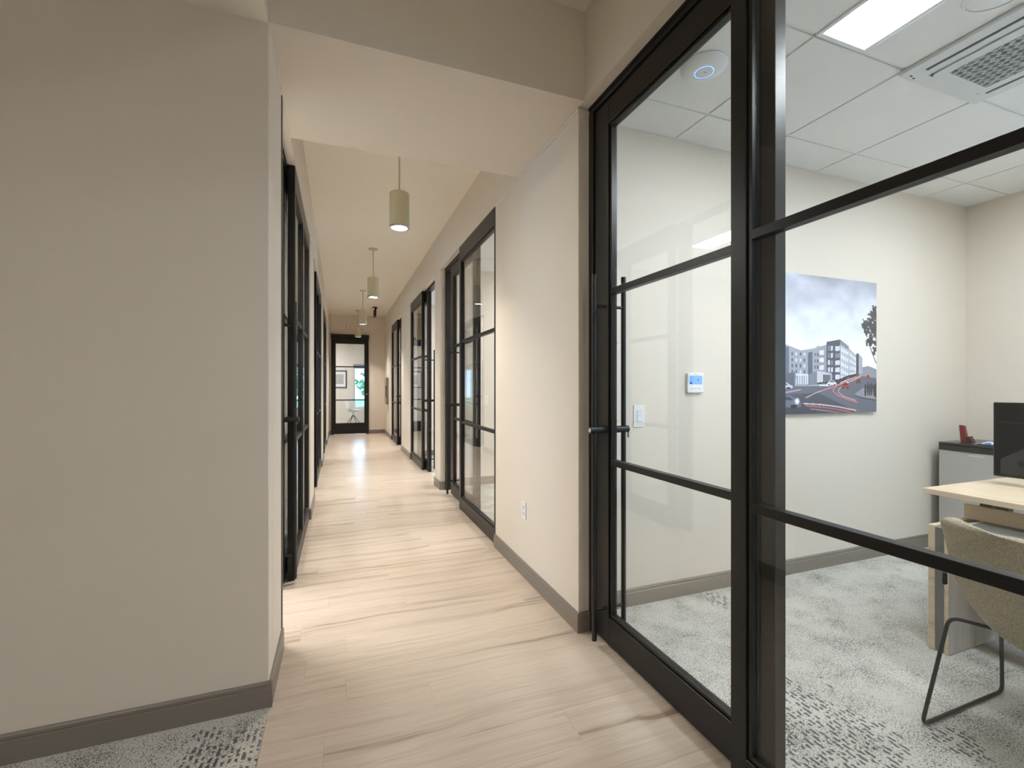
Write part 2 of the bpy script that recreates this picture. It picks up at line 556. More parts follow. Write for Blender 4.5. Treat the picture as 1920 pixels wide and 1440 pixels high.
for i, (a, b_) in enumerate(R_PIERS):
    if i == 0: continue
    baseboard('baseboard_right_%d' % i, (XR, a - bt), (XR, b_ + bt * (i < 4)), (-1, 0), 'taupe baseboard along the right corridor wall ' + ordn[i])
    baseboard('baseboard_right_return_%d' % i, (XR, a), (XR + .062, a), (0, -1), 'short taupe baseboard return on the near end of the right wall ' + ordn[i])
for i, (a, b_) in enumerate(L_PIERS):
    baseboard('baseboard_left_%d' % (i + 1), (XL, a - bt), (XL, b_ + bt * (i < 3)), (1, 0), 'taupe baseboard along the left corridor wall ' + ordl[i])
    if i: baseboard('baseboard_left_return_%d' % i, (XL, a), (XL - .06, a), (0, -1), 'short taupe baseboard return on the left wall ' + ordl[i])
baseboard('baseboard_near_left', (-5.0, YB0), (XL + bt, YB0), (0, -1), 'taupe baseboard under the large near left wall')
baseboard('baseboard_end_1', (0.74, YE), (XR, YE), (0, -1), 'taupe baseboard on the end wall right of the door')
baseboard('baseboard_end_2', (XL, YE), (-0.22, YE), (0, -1), 'stub of taupe baseboard left of the end door')
baseboard('baseboard_office', (XR + WT, 2.259), (XO, 2.259), (0, -1), 'taupe baseboard inside the near office under the photo print')
baseboard('baseboard_office_back', (XO, 2.259), (XO, -2.0), (-1, 0), 'taupe baseboard on the back wall of the near office')
baseboard('baseboard_office_second', (XR + WT, 5.74), (XO, 5.74), (0, -1), 'taupe baseboard inside the second office on the right')
baseboard('baseboard_office_third', (XR + WT, 8.45), (XO, 8.45), (0, -1), 'taupe baseboard inside the third office on the right')

# ------------------------------------------------------------------ offices: partitions, back walls with windows, ceilings
def office_walls():
    parts = [(2.259, 3.30, 'between the near and second right offices'), (5.74, 5.84, 'between the second and third right offices'),
             (8.45, 9.30, 'between the third and fourth right offices'), (11.5, 11.6, 'beyond the fourth right office'), (-2.1, -2.0, 'closing the near office behind the viewer')]
    for i, (a, b_, w) in enumerate(parts):
        struct('wall_office_%d' % (i + 1), PAINT, (XR + WT, XO, a, b_, 0, 3.2), 'greige partition ' + w, 'wall')
    lp = [(4.95, 5.35, 'between the first and second left offices'), (8.02, 8.5, 'between the second and third left offices'), (11.0, 11.12, 'beyond the third left office')]
    for i, (a, b_, w) in enumerate(lp):
        struct('wall_left_office_%d' % (i + 1), PAINT, (-5.0, XL - WT, a, b_, 0, 3.2), 'greige partition ' + w, 'wall')
office_walls()
R_WIN = [(-1.35, 0.25), (3.75, 5.2), (6.3, 7.9), (9.7, 11.1)]
struct('wall_right_back_low', PAINT, (XO, XO + .12, -3.0, YE, 0, .85), 'lower back wall of the right offices', 'wall')
struct('wall_right_back_top', PAINT, (XO, XO + .12, -3.0, YE, 2.35, 3.3), 'upper back wall of the right offices', 'wall')
edges = [-3.0] + [e for w in R_WIN for e in w] + [YE]
for i in range(0, len(edges), 2):
    struct('wall_right_back_%d' % (i // 2 + 1), PAINT, (XO, XO + .12, edges[i], edges[i + 1], .85, 2.35), 'back wall of the right offices between windows, piece %d from the viewer' % (i // 2 + 1), 'wall')

wn = [0]
def window_x(x0, x1, ya, yb, z0, z1, label):
    wn[0] += 1
    xm = (x0 + x1) / 2
    t = thing('window_%d' % wn[0], (xm, (ya + yb) / 2, z0), label, 'window', kind='structure')
    for (a, b_, c, d) in ((ya, ya + .05, z0, z1), (yb - .05, yb, z0, z1), (ya + .05, yb - .05, z0, z0 + .05), (ya + .05, yb - .05, z1 - .05, z1)):
        box('window_frame', BLACK, xm - .03, xm + .03, a, b_, c, d, t)
    box('pane', GLASS, xm - .004, xm + .004, ya + .05, yb - .05, z0 + .05, z1 - .05, t)
    return t
def portal(x, y, z, sx, sy, rot):
    d = bpy.data.lights.new('daylight_portal', 'AREA')
    d.shape = 'RECTANGLE'; d.size = sx; d.size_y = sy
    d.cycles.is_portal = True
    o = bpy.data.objects.new('daylight_portal', d)
    COL.objects.link(o); o.location = (x, y, z); o.rotation_euler = rot
names_r = ['near', 'second', 'third', 'fourth']
for (a, b_), nm in zip(R_WIN, names_r):
    window_x(XO, XO + .12, a, b_, .85, 2.35, 'daylit window in the back wall of the %s right office' % nm)
    portal(XO + .13, (a + b_) / 2, 1.6, 1.5, b_ - a, (0, math.radians(90), 0))
for (a, b_), nm in zip([(2.6, 4.4), (5.9, 7.6), (9.2, 10.6)], ['first left office', 'second left office', 'third left office']):
    window_x(-5.12, -5.0, a, b_, .85, 2.35, 'daylit window in the outer wall of the ' + nm)
    portal(-5.13, (a + b_) / 2, 1.6, 1.5, b_ - a, (0, math.radians(-90), 0))

def tiled_ceiling(name, x0, x1, y0, y1, gx, gy, skip, label, loc):
    t = thing(name, loc, label, 'ceiling', kind='structure')
    G = .6096
    def lines(a, b_, g):
        k = math.ceil((a - g) / G - 1e-6)
        out = [a]
        while g + k * G < b_ - 1e-6:
            if g + k * G > a + .02: out.append(g + k * G)
            k += 1
        if b_ - out[-1] < .03: out[-1] = b_
        else: out.append(b_)
        return out
    xs, ys = lines(x0, x1, gx), lines(y0, y1, gy)
    cache = {}
    for i in range(len(xs) - 1):
        for j in range(len(ys) - 1):
            segs = [(xs[i], xs[i + 1])]
            for (sx0, sx1, sy0, sy1) in skip:
                if sy0 - .01 <= ys[j] and ys[j + 1] <= sy1 + .01:
                    new = []
                    for (a, b_) in segs:
                        if sx0 <= a + .01 and sx1 >= b_ - .01: continue
                        if a - .01 <= sx0 < b_ and sx1 < b_ - .01: new.append((sx1, b_))
                        else: new.append((a, b_))
                    segs = new
            for (a, b_) in segs:
                dx, dy = b_ - a - .015, ys[j + 1] - ys[j] - .015
                key = (round(dx, 4), round(dy, 4))
                if key not in cache:
                    o = MB().box(-dx / 2, dx / 2, -dy / 2, dy / 2, 0, .015, .002).build('ceiling_tile', TILE)
                    cache[key] = o.data
                    o.parent = t
                else:
                    o = bpy.data.objects.new('ceiling_tile', cache[key]); COL.objects.link(o); o.parent = t
                o.location = Vector(((a + b_) / 2, (ys[j] + ys[j + 1]) / 2, H3)) - t.location
    for x in xs[1:-1]:
        box('grid_runner', GRID, x - .0045, x + .0045, y0, y1, H3 + .005, H3 + .02, t)
    for yv in ys[1:-1]:
        box('grid_runner', GRID, x0, x1, yv - .0045, yv + .0045, H3 + .005, H3 + .02, t)
    box('wall_angle', GRID, x0, x1, y1 - .012, y1, H3 - .001, H3 + .004, t)
    box('wall_angle', GRID, x1 - .012, x1, y0, y1 - .012, H3 - .001, H3 + .004, t)
    box('plenum_deck', GRID, x0, x1, y0, y1, H3 + .0205, H3 + .05, t)
    return t
GX, GY = 1.905, 1.381
tiled_ceiling('ceiling_office', XR + WT, XO, -2.0, 2.259, GX, GY,
              [(GX, GX + .3048, GY - 1.2192, GY), (GX + .6096, GX + 1.2192, GY - .6096, GY), (GX + 1.8288, GX + 2.1336, GY - 1.2192, GY)],
              'white tiled grid ceiling of the near glass office', (3.1, .13, H3))
tiled_ceiling('ceiling_office_second', XR + WT, XO, 3.30, 5.74, GX, GY + .1, [(GX + .6096, GX + .9144, 4.529, 5.139), (GX + .6096, GX + .9144, 3.92, 4.529)],
              'white tiled grid ceiling of the second right office', (3.1, 4.5, H3))
struct('ceiling_office_third', TILE, (XR + WT, XO, 5.84, 8.45, H3, H3 + .05), 'white ceiling of the third right office', 'ceiling')
struct('ceiling_office_fourth', TILE, (XR + WT, XO, 9.30, 11.5, H3, H3 + .05), 'white ceiling of the fourth right office', 'ceiling')
struct('ceiling_left_offices', TILE, (-5.0, XL - WT, YB0 + .12, YE, H3, H3 + .05), 'white ceiling of the left offices', 'ceiling')

# end room
struct('wall_end_room_left', PAINT, (-1.72, -1.6, YE + .12, 16.5, 0, 3.2), 'left wall of the bright end room', 'wall')
struct('wall_end_room_right', PAINT, (2.8, 2.92, YE + .12, 16.5, 0, 3.2), 'right wall of the bright end room', 'wall')
struct('ceiling_end_room', TILE, (-1.72, 2.92, YE + .12, 16.6, H3, H3 + .05), 'white ceiling of the end room', 'ceiling')
EWX0, EWX1, EWZ0, EWZ1 = 0.46, 1.75, 0.55, 2.02
struct('wall_end_room_back_1', PAINT, (-1.72, EWX0, 16.5, 16.62, 0, 3.2), 'back wall of the end room with the framed print', 'wall')
struct('wall_end_room_back_2', PAINT, (EWX1, 2.92, 16.5, 16.62, 0, 3.2), 'back wall of the end room right of its window', 'wall')
struct('wall_end_room_back_3', PAINT, (EWX0, EWX1, 16.5, 16.62, 0, EWZ0), 'back wall of the end room below its window', 'wall')
struct('wall_end_room_back_4', PAINT, (EWX0, EWX1, 16.5, 16.62, EWZ1, 3.2), 'back wall of the end room above its window', 'wall')
for i, (a, b_) in enumerate([(-1.72, XL - WT), (XR + .05, 2.92)]):
    struct('wall_end_room_front_%d' % (i + 1), PAINT, (a, b_, YE + .02, YE + .12, 0, 3.2), 'wall of the end room facing its window, %s' % ('left part', 'right part')[i], 'wall')
t = thing('window_8', ((EWX0 + EWX1) / 2, 16.56, EWZ0), 'bright window seen through the end door', 'window', kind='structure')
for (a, b_, c, d) in ((EWX0, EWX0 + .04, EWZ0, EWZ1), (EWX1 - .04, EWX1, EWZ0, EWZ1), (EWX0 + .04, EWX1 - .04, EWZ0, EWZ0 + .04), (EWX0 + .04, EWX1 - .04, EWZ1 - .04, EWZ1)):
    box('window_frame', WHITEP, a, b_, 16.53, 16.59, c, d, t)
box('pane', GLASS, EWX0 + .04, EWX1 - .04, 16.556, 16.564, EWZ0 + .04, EWZ1 - .04, t)
portal((EWX0 + EWX1) / 2, 16.63, (EWZ0 + EWZ1) / 2, EWX1 - EWX0, EWZ1 - EWZ0, (math.radians(-90), 0, 0))
SHADE = simple('grey_shade_cloth', (0.20, 0.22, 0.27), 0.8)
sh = thing('roller_shade', ((EWX0 + EWX1) / 2, 16.47, 1.9), 'grey roller shade rolled up over the end room window', 'shade')
MB().cyl((EWX0 - .02, 16.45, 1.99), (EWX1 + .02, 16.45, 1.99), .035).build('roller', SHADE, sh, True)
box('cloth', SHADE, EWX0, EWX1, 16.479, 16.482, 1.90, 1.99, sh)
box('hem_bar', SHADE, EWX0, EWX1, 16.474, 16.487, 1.885, 1.90, sh, .002)

# ------------------------------------------------------------------ glazed doors and screens
def mapper(xf, side):
    def f(mb, u0, u1, w0, w1, z0, z1, bev=0.0):
        return mb.box(xf + side * w0, xf + side * w1, u0, u1, z0, z1, bev)
    return f
def mapper_end(yf):
    def f(mb, u0, u1, w0, w1, z0, z1, bev=0.0):
        return mb.box(u0, u1, yf + w0, yf + w1, z0, z1, bev)
    return f

def glazed(t, M, u0, u1, z0, z1, sw, tr, br, bars, th=.045, extra=()):
    """a framed glass leaf: stiles, rails, beads, glazing bars and panes, all parts of t"""
    gv = .0025
    def piece(nm, a, b_, c, d, w0=0.0, w1=th, mat=BLACK, bev=.0018):
        mb = MB(); M(mb, a, b_, w0, w1, c, d, bev); return mb.build(nm, mat, t)
    piece('stile', u0, u0 + sw, z0, z1)
    piece('stile', u1 - sw, u1, z0, z1)
    piece('top_rail', u0 + sw, u1 - sw, z1 - tr, z1)
    piece('bottom_rail', u0 + sw, u1 - sw, z0, z0 + br)
    for e in extra:
        piece('stile', e - .035, e + .035, z0 + br, z1 - tr)
    spans = []
    cuts = [u0 + sw] + [v for e in extra for v in (e - .035, e + .035)] + [u1 - sw]
    for a, b_ in zip(cuts[0::2], cuts[1::2]): spans.append((a, b_))
    za, zb = z0 + br, z1 - tr
    bd = .014
    for (a, b_) in spans:
        # beads around the glass, set back with a fine groove
        for (p, q, r, s) in ((a + gv, a + gv + bd, za + gv, zb - gv), (b_ - gv - bd, b_ - gv, za + gv, zb - gv),
                             (a + gv + bd, b_ - gv - bd, za + gv, za + gv + bd), (a + gv + bd, b_ - gv - bd, zb - gv - bd, zb - gv)):
            piece('glazing_bead', p, q, r, s, .007, th - .007, BLACK, .001)
        piece('gasket', a, a + gv, za, zb, .012, th - .012, GASKET, 0)
        piece('gasket', b_ - gv, b_, za, zb, .012, th - .012, GASKET, 0)
        piece('gasket', a, b_, za, za + gv, .012, th - .012, GASKET, 0)
        piece('gasket', a, b_, zb - gv, zb, .012, th - .012, GASKET, 0)
        ga, gb = a + gv + bd, b_ - gv - bd
        lo = za + gv + bd
        hb = .0145
        for zz in list(bars) + [None]:
            hi = (zz - hb) if zz else zb - gv - bd
            piece('pane', ga, gb, lo, hi, th / 2 - .004, th / 2 + .004, GLASS, 0)
            if zz:
                piece('glazing_bar', ga, gb, zz - hb, zz + hb, th / 2 - .017, th / 2 + .017, BLACK, .0015)
                lo = zz + hb

def pull_handle(t, xf, side, yc, th=.045, zt=1.83, zb=.03, sides=(1, -1)):
    for s in sides:
        xa = xf if s == 1 else xf + side * th                      # face of the leaf
        d = -side * s                                              # outward direction
        xp = xa + d * .062
        h = MB().cyl((xp, yc, zb), (xp, yc, zt), .0125, n=16)
        h = h.build('pull_handle', BLKM, t, True)
        for z in (zt - .155, zb + .15):
            MB().cyl((xa, yc, z), (xp, yc, z), .008, n=12).build('standoff', BLKM, h, True)
        MB().cyl((xa, yc, 1.065), (xa + d * .088, yc, 1.065), .0175, n=20).build('lock_cylinder', BLKM, h, True)
        if s == 1:
            MB().cyl((xa + d * .088, yc, 1.065), (xa + d * .0885, yc, 1.065), .011, n=16).build('lock_face', CHROME, h, True)
        else:
            MB().box(xa + d * .088, xa + d * .094, yc - .006, yc + .006, 1.02, 1.07, .002).build('thumb_turn', CHROME, h)

BARS = [.907, 1.745]
def unit(i, side, o0, o1, fx, door, lead, wall, dl, wl, extra=()):
    """one opening: fixed glazed screen in front, sliding leaf behind it, track and jambs"""
    xf = wall + side * .010            # face of the fixed screen
    xd = wall + side * .070            # face of the sliding leaf
    th = .045
    t = thing('window_%d' % (i + 10), (xf, (fx[0] + fx[1]) / 2, 0), wl, 'glass screen', kind='structure')
    glazed(t, mapper(xf, side), fx[0], fx[1], 0.002, H1 - .002, .060, .150, .125, BARS, th, extra)
    d = thing('door_%d' % i, (xd, (door[0] + door[1]) / 2, 0), dl, 'door', kind='structure')
    glazed(d, mapper(xd, side), door[0], door[1], .012, 2.688, .125, .118, .135, BARS, th)
    yc = door[1] - .095 if lead > 0 else door[0] + .095
    pull_handle(d, xd, side, yc, th)
    # track, jambs
    tr = thing('trim_%d' % (i + 10), (xd, (o0 + o1) / 2, 2.7), 'black sliding track and jambs framing ' + dl.split(' with')[0], 'door frame', kind='structure')
    M = mapper(xd - side * .008, side)
    q = MB(); M(q, o0 + .001, o1 - .001, 0, .075, 2.697, H1 - .001, .001); q.build('track', BLACK, tr)
    q = MB(); M(q, o0 + .001, o1 - .001, -.006, 0, 2.722, H1 - .001); q.build('track_cover', GASKET, tr)
    for (a, b_) in ((o0 + .001, o0 + .045), (o1 - .045, o1 - .001)):
        if fx[0] - .01 < (a + b_) / 2 < fx[1] + .01:
            continue
        q = MB(); M(q, a, b_, -.002, .075, 0.001, 2.697, .0015); q.build('jamb', BLACK, tr)
    if side < 0:                         # slim black edge trim at the mouth of the left openings
        q = MB(); q.box(wall - .07, wall + .003, o0 + .001, o0 + .036, .001, 2.697, .001); q.build('edge_trim', BLACK, tr)
    # roller guide on the floor
    g = fx[1] + .03 if abs(fx[1] - o1) > .3 else fx[0] - .03
    q = MB(); M(q, g - .02, g + .02, .012, .05, .001, .02); q.build('floor_guide', CHROME, tr)

unit(1, 1, -0.05, 2.112, (-0.045, 1.130), (1.018, 2.062), 1, XR, 'black framed sliding glass door of the near office with a tall black pull bar',
     'black framed fixed glass beside the near sliding door')
unit(2, 1, 3.468, 5.62, (3.475, 4.690), (4.262, 5.345), 1, XR, 'black framed sliding glass door of the second right office standing slightly open',
     'black framed fixed glass next to the wall with the outlet')
unit(3, 1, 5.956, 8.19, (7.03, 8.185), (6.80, 7.88), -1, XR, 'black framed sliding glass door slid open at the third right office',
     'black framed fixed glass of the third right office')
unit(4, 1, 9.43, 11.35, (10.23, 11.345), (10.05, 11.12), -1, XR, 'black framed sliding glass door slid open at the fourth right office',
     'black framed fixed glass of the fourth right office before the wall cabinet')
unit(5, -1, 2.478, 4.81, (3.33, 4.805), (3.195, 4.255), -1, XL, 'black framed sliding glass door slid open in the first left opening',
     'black framed fixed glass of the first left opening', (4.06,))
unit(6, -1, 5.50, 7.89, (6.30, 7.885), (6.12, 7.18), -1, XL, 'black framed sliding glass door slid open in the second left opening',
     'black framed fixed glass of the second left opening', (7.10,))
unit(7, -1, 8.62, 10.87, (9.38, 10.865), (9.20, 10.26), -1, XL, 'black framed sliding glass door slid open in the third left opening',
     'black framed fixed glass of the third left opening', (10.15,))

# end door on the face of the end wall
ed = thing('door_8', (.263, YE - .05, 0), 'black framed glass door at the far end of the corridor', 'door', kind='structure')
glazed(ed, mapper_end(YE - .062), -.205, .735, .018, 2.545, .095, .118, .27, [.915, 1.80], .045)
MB().box(-.215, .745, YE - .075, YE - .002, 2.553, 2.66, .002).build('track_cover', BLACK, ed)
MB().cyl((.688, YE - .062, 1.07), (.688, YE - .10, 1.07), .02, n=16).build('lock_cylinder', CHROME, ed, True)
for x in (-.17, .70):
    MB().box(x - .015, x + .015, YE - .05, YE - .03, .001, .018).build('floor_guide', BLKM, ed)

# ------------------------------------------------------------------ corridor pendants
PX = .437
PY = [3.66, 6.64, 9.60, 12.15]
plabel = ['large cream cylinder pendant lamp nearest the viewer', 'second cream cylinder pendant lamp down the corridor',
          'third cream cylinder pendant lamp down the corridor', 'farthest cream cylinder pendant lamp in front of the end door']
def pendant():
    t = thing('pendant_lamp', (0, 0, H2), plabel[0], 'pendant lamp', 'pendant lamps along the corridor')
    z0, z1, r = 2.515, 2.79, .0765
    MB().lathe([(0, H2), (.066, H2), (.066, H2 - .012), (.02, H2 - .022), (0, H2 - .022)], n=32).build('canopy', PEND, t, True)
    MB().cyl((0, 0, H2 - .02), (0, 0, z1 + .012), .0065, n=12).build('stem', PEND, t, True)
    MB().lathe([(.009, H2 - .05), (.013, H2 - .05), (.013, H2 - .065), (.009, H2 - .065)], n=16).build('collar', CHROME, t, True)
    MB().lathe([(0, z1 + .014), (.022, z1 + .013), (.066, z1 + .001), (r, z1 - .008), (r, z0 + .010), (.0745, z0 + .010), (.0745, z1 - .02), (0, z1 - .02)], n=40).build('shade', PEND, t, True)
    MB().lathe([(.0745, z0 + .010), (r + .001, z0 + .010), (r + .001, z0), (.062, z0), (.060, z0 + .022), (.0745, z0 + .022)], n=40).build('trim_ring', CHROME, t, True)
    MB().lathe([(0, z0 + .016), (.060, z0 + .016), (.060, z0 + .020), (0, z0 + .020)], n=32).build('lens', LAMPLENS, t)
    return t
p0 = pendant()
for i, yv in enumerate(PY):
    o = p0 if i == 0 else copy_tree(p0)
    o.location = (PX, yv, H2)
    o['label'] = plabel[i]
    d = bpy.data.lights.new('pendant_light', 'AREA')
    d.shape = 'DISK'; d.size = .115
    d.energy = PENDANT_W * (1.0, .9, .6, .14)[i]      # the lamps further down are dimmed
    d.color = WARM
    d.spread = math.radians(115)
    l = bpy.data.objects.new('pendant_light', d)
    COL.objects.link(l)
    l.parent = o
    l.location = (0, 0, 2.513 - H2)

# ------------------------------------------------------------------ troffer lights
def troffer(x0, x1, y0, y1, label, z=H3, mat=None):
    t = thing('ceiling_light', ((x0 + x1) / 2, (y0 + y1) / 2, z), label, 'ceiling light', 'recessed ceiling light panels')
    f = .024
    for (a, b_, c, d) in ((x0, x1, y0, y0 + f), (x0, x1, y1 - f, y1), (x0, x0 + f, y0 + f, y1 - f), (x1 - f, x1, y0 + f, y1 - f)):
        box('frame', WHITEP, a + .002, b_ - .002, c + (.002 if c == y0 else 0), d - (.002 if d == y1 else 0), z - .004, z + .012, t, .0015)
    box('diffuser', mat or PANEL, x0 + f, x1 - f, y0 + f, y1 - f, z + .003, z + .008, t)
    return t
troffer(GX, GX + .3048, GY - 1.2192, GY, 'bright white ceiling light panel in the near office beside the air conditioning cassette')
troffer(GX + 1.8288, GX + 2.1336, GY - 1.2192, GY, 'unseen second ceiling light panel added deeper in the near office')  # out of view, added to help light the office
troffer(GX + .6096, GX + .9144, 3.92, 5.139, 'ceiling light panel in the second right office', H3, PANEL_DEEP)
troffer(2.6, 2.9, 6.5, 7.7, 'ceiling light panel in the third right office', H3 - .012, PANEL_DEEP)
troffer(2.6, 2.9, 9.8, 11.0, 'ceiling light panel in the fourth right office', H3 - .012, PANEL_DEEP)
troffer(-1.27, -.97, 2.72, 3.94, 'ceiling light panel in the first left office', H3 - .012, PANEL_DEEP)
troffer(-3.3, -3.0, 2.72, 3.94, 'inner ceiling light panel in the first left office', H3 - .012, PANEL_DEEP)
troffer(-2.6, -2.3, 6.0, 7.2, 'ceiling light panel in the second left office', H3 - .012, PANEL_DEEP)
troffer(-2.6, -2.3, 9.0, 10.2, 'ceiling light panel in the third left office', H3 - .012, PANEL_DEEP)
troffer(-1.0, -.7, 14.2, 15.4, 'unseen fill light panel added in the end room', H3 - .012, emission('fill_diffuser_end', (.93, .95, 1.0), 45.0))  # unseen, added to brighten the end room, clear of the floor reflection
troffer(-2.4, -2.1, -1.9, -.7, 'added fill light panel in the foyer behind the viewer', H1 - .012, FILL_FOYER)  # added behind the camera as ambient light for the front space
troffer(.3, .6, -2.4, -1.2, 'added fill light panel in the corridor behind the viewer', H2 - .012, FILL_FOYER)  # second added ambient panel, also out of view

# ------------------------------------------------------------------ near office: ceiling devices
def ac_cassette():
    x0, x1, y0, y1 = GX + .6096 - .004, GX + 1.2192 + .012, GY - .6096 - .012, GY + .022
    zb = H3 - .018
    t = thing('air_conditioner', ((x0 + x1) / 2, (y0 + y1) / 2, zb), 'white square ceiling air conditioning cassette with a lattice grille', 'air conditioner')
    ix0, ix1, iy0, iy1 = x0 + .125, x1 - .10, y0 + .05, y1 - .055
    # flange ring around the slots
    sx0, sx1 = x0 + .060, x0 + .088
    tx0, tx1 = x1 - .078, x1 - .055
    for (a, b_, c, d) in ((x0, sx0, y0, y1), (sx1, tx0, iy1, y1), (sx1, tx0, y0, iy0), (tx1, x1, y0, y1), (sx0, sx1, y0, iy0 + .02), (sx0, sx1, iy1 - .02, y1), (tx0, tx1, y0, iy0 + .02), (tx0, tx1, iy1 - .02, y1), (sx1, ix0, iy0, iy1), (ix1, tx0, iy0, iy1)):
        box('flange', ACW, a, b_, c, d, zb, H3 + .002, t)
    for (a, b_) in ((sx0, sx1), (tx0, tx1)):
        box('air_slot', DARKV, a, b_, iy0 + .02, iy1 - .02, H3 - .003, H3 + .001, t)
        v = MB()
        v.box(a + .014, b_ + .006, iy0 + .024, iy1 - .024, zb - .004, zb + .001, .0015)
        v.build('louvre', ACW, t)
    # inner panel with rounded corners and a lattice opening
    def rr(a, b_, c, d, r, n=6):
        P = []
        for (cx, cy_, s) in ((b_ - r, d - r, 0), (a + r, d - r, 90), (a + r, c + r, 180), (b_ - r, c + r, 270)):
            for k in range(n + 1):
                an = math.radians(s + 90 * k / n)
                P.append((cx + r * math.cos(an), cy_ + r * math.sin(an)))
        return P
    gx0, gx1, gy0, gy1 = ix0 + .055, ix1 - .035, iy0 + .04, iy1 - .05
    outer = rr(ix0 + .004, ix1 - .004, iy0 + .004, iy1 - .004, .03)
    mb = MB()
    inner = rr(gx0, gx1, gy0, gy1, .006)
    zo = zb - .006
    vo = [mb.bm.verts.new((a, b_, zo)) for a, b_ in outer]
    vi = [mb.bm.verts.new((a, b_, zo)) for a, b_ in inner]
    vt = [mb.bm.verts.new((a, b_, zb)) for a, b_ in outer]
    vu = [mb.bm.verts.new((a, b_, zb + .01)) for a, b_ in inner]
    m = len(outer)
    for i in range(m):
        j = (i + 1) % m
        mb.bm.faces.new((vo[i], vo[j], vi[j], vi[i]))
        mb.bm.faces.new((vo[i], vo[j], vt[j], vt[i]))
        mb.bm.faces.new((vi[i], vi[j], vu[j], vu[i]))
    mb.build('grille_panel', ACW, t)
    box('filter', DARKV, gx0, gx1, gy0, gy1, H3 - .004, H3, t)
    # lattice of crossing strips
    mb = MB()
    def strip(p, q, w=.0045):
        p, q = Vector((*p, 0)), Vector((*q, 0))
        d = (q - p).normalized(); nrm = Vector((-d.y, d.x, 0)) * w / 2
        lo = [mb.bm.verts.new(v + Vector((0, 0, zo))) for v in (p - nrm, p + nrm, q + nrm, q - nrm)]
        hi = [mb.bm.verts.new(v + Vector((0, 0, zo + .010))) for v in (p - nrm, p + nrm, q + nrm, q - nrm)]
        mb.bm.faces.new(lo); mb.bm.faces.new(hi)
        for i in range(4):
            j = (i + 1) % 4
            mb.bm.faces.new((lo[i], lo[j], hi[j], hi[i]))
    step = .037
    gw, gh = gx1 - gx0, gy1 - gy0
    for sgn in (1, -1):
        k = -gh * .62
        while k < gw + gh * .62:
            # line x = gx0 + k + sgn*slope*(y-yc)
            sl = .62 * sgn
            yc = (gy0 + gy1) / 2
            pts = []
            ya, yb = gy0, gy1
            f = lambda yv: gx0 + k + sl * (yv - yc)
            A, B = (f(ya), ya), (f(yb), yb)
            # clip in x
            def clip(A, B):
                (xa, ya_), (xb, yb_) = A, B
                if xa > xb: xa, ya_, xb, yb_ = xb, yb_, xa, ya_
                if xb <= gx0 or xa >= gx1: return None
                if xa < gx0: ya_ += (gx0 - xa) / (xb - xa) * (yb_ - ya_); xa = gx0
                if xb > gx1: yb_ = ya_ + (gx1 - xa) / (xb - xa) * (yb_ - ya_); xb = gx1
                return (xa, ya_), (xb, yb_)
            c = clip(A, B)
            if c and (Vector(c[0]) - Vector(c[1])).length > .01: strip(*c)
            k += step
    g = mb.build('lattice_grille', ACW, t)
    g['kind'] = 'stuff'
    for (a, b_) in ((x0 + .02, y1 - .035), (x0 + .045, y1 - .020), (x0 + .075, y1 - .014)):
        MB().box(a, a + .014, b_ - .006, b_, zb - .001, zb + .001).build('indicator', DARKV if a > x0 + .04 else WHITEP, t)
    return t
ac_cassette()

ap = thing('wireless_access_point', (1.60, 1.693, H3), 'round white dome with a glowing blue ring on the office ceiling', 'access point')
MB().lathe([(0, 0), (.100, 0), (.104, -.006), (.098, -.014), (.080, -.024), (.060, -.030), (.050, -.032), (.0435, -.0325)], (1.60, 1.693, H3), 48).build('dome', WHITEP, ap, True)
MB().lathe([(.0435, -.0325), (.0435, -.031), (.0395, -.031), (.0395, -.0328)], (1.60, 1.693, H3), 48).build('light_ring', BLUELED, ap)
MB().lathe([(.0395, -.0328), (.030, -.0338), (0, -.0345)], (1.60, 1.693, H3), 48).build('cap', WHITEP, ap, True)
MB().box(1.592, 1.608, 1.685, 1.690, H3 - .0350, H3 - .0343).build('logo_mark', simple('grey_print', (.35, .35, .38), .5), ap)

sp = thing('ceiling_speaker', (2.345, .965, H3), 'round white ceiling disc right of the light panel', 'speaker')
MB().lathe([(0, -.006), (.098, -.006), (.104, -.004), (.106, 0)], (2.345, .965, H3), 40).build('grille_disc', WHITEP, sp, True)
MB().lathe([(.106, 0), (.104, -.007), (.112, -.006), (.115, 0)], (2.345, .965, H3), 40).build('rim', WHITEP, sp, True)

# ------------------------------------------------------------------ near office wall devices
OW = 2.259
th_ = thing('thermostat', (2.05, OW, 1.30), 'white wall thermostat with a lit blue screen', 'thermostat')
box('body', WHITEP, 1.99, 2.112, OW - .020, OW - .001, 1.240, 1.362, th_, .004, 2)
sc_ = box('screen', LCD, 2.003, 2.100, OW - .0212, OW - .0195, 1.292, 1.345, th_)
box('icon', simple('dark_blue_print', (.03, .08, .3), .5), 2.005, 2.020, OW - .0216, OW - .0211, 1.294, 1.306, sc_)
box('icon', simple('mid_blue_print', (.06, .16, .5), .5), 2.062, 2.072, OW - .0216, OW - .0211, 1.315, 1.325, sc_)
for xx in (2.012, 2.040, 2.068):
    box('button', ACW, xx, xx + .020, OW - .0215, OW - .0195, 1.262, 1.272, th_, .001)
box('maker_print', simple('grey_mark', (.3, .31, .33), .6), 2.036, 2.066, OW - .0203, OW - .0197, 1.350, 1.3535, th_)

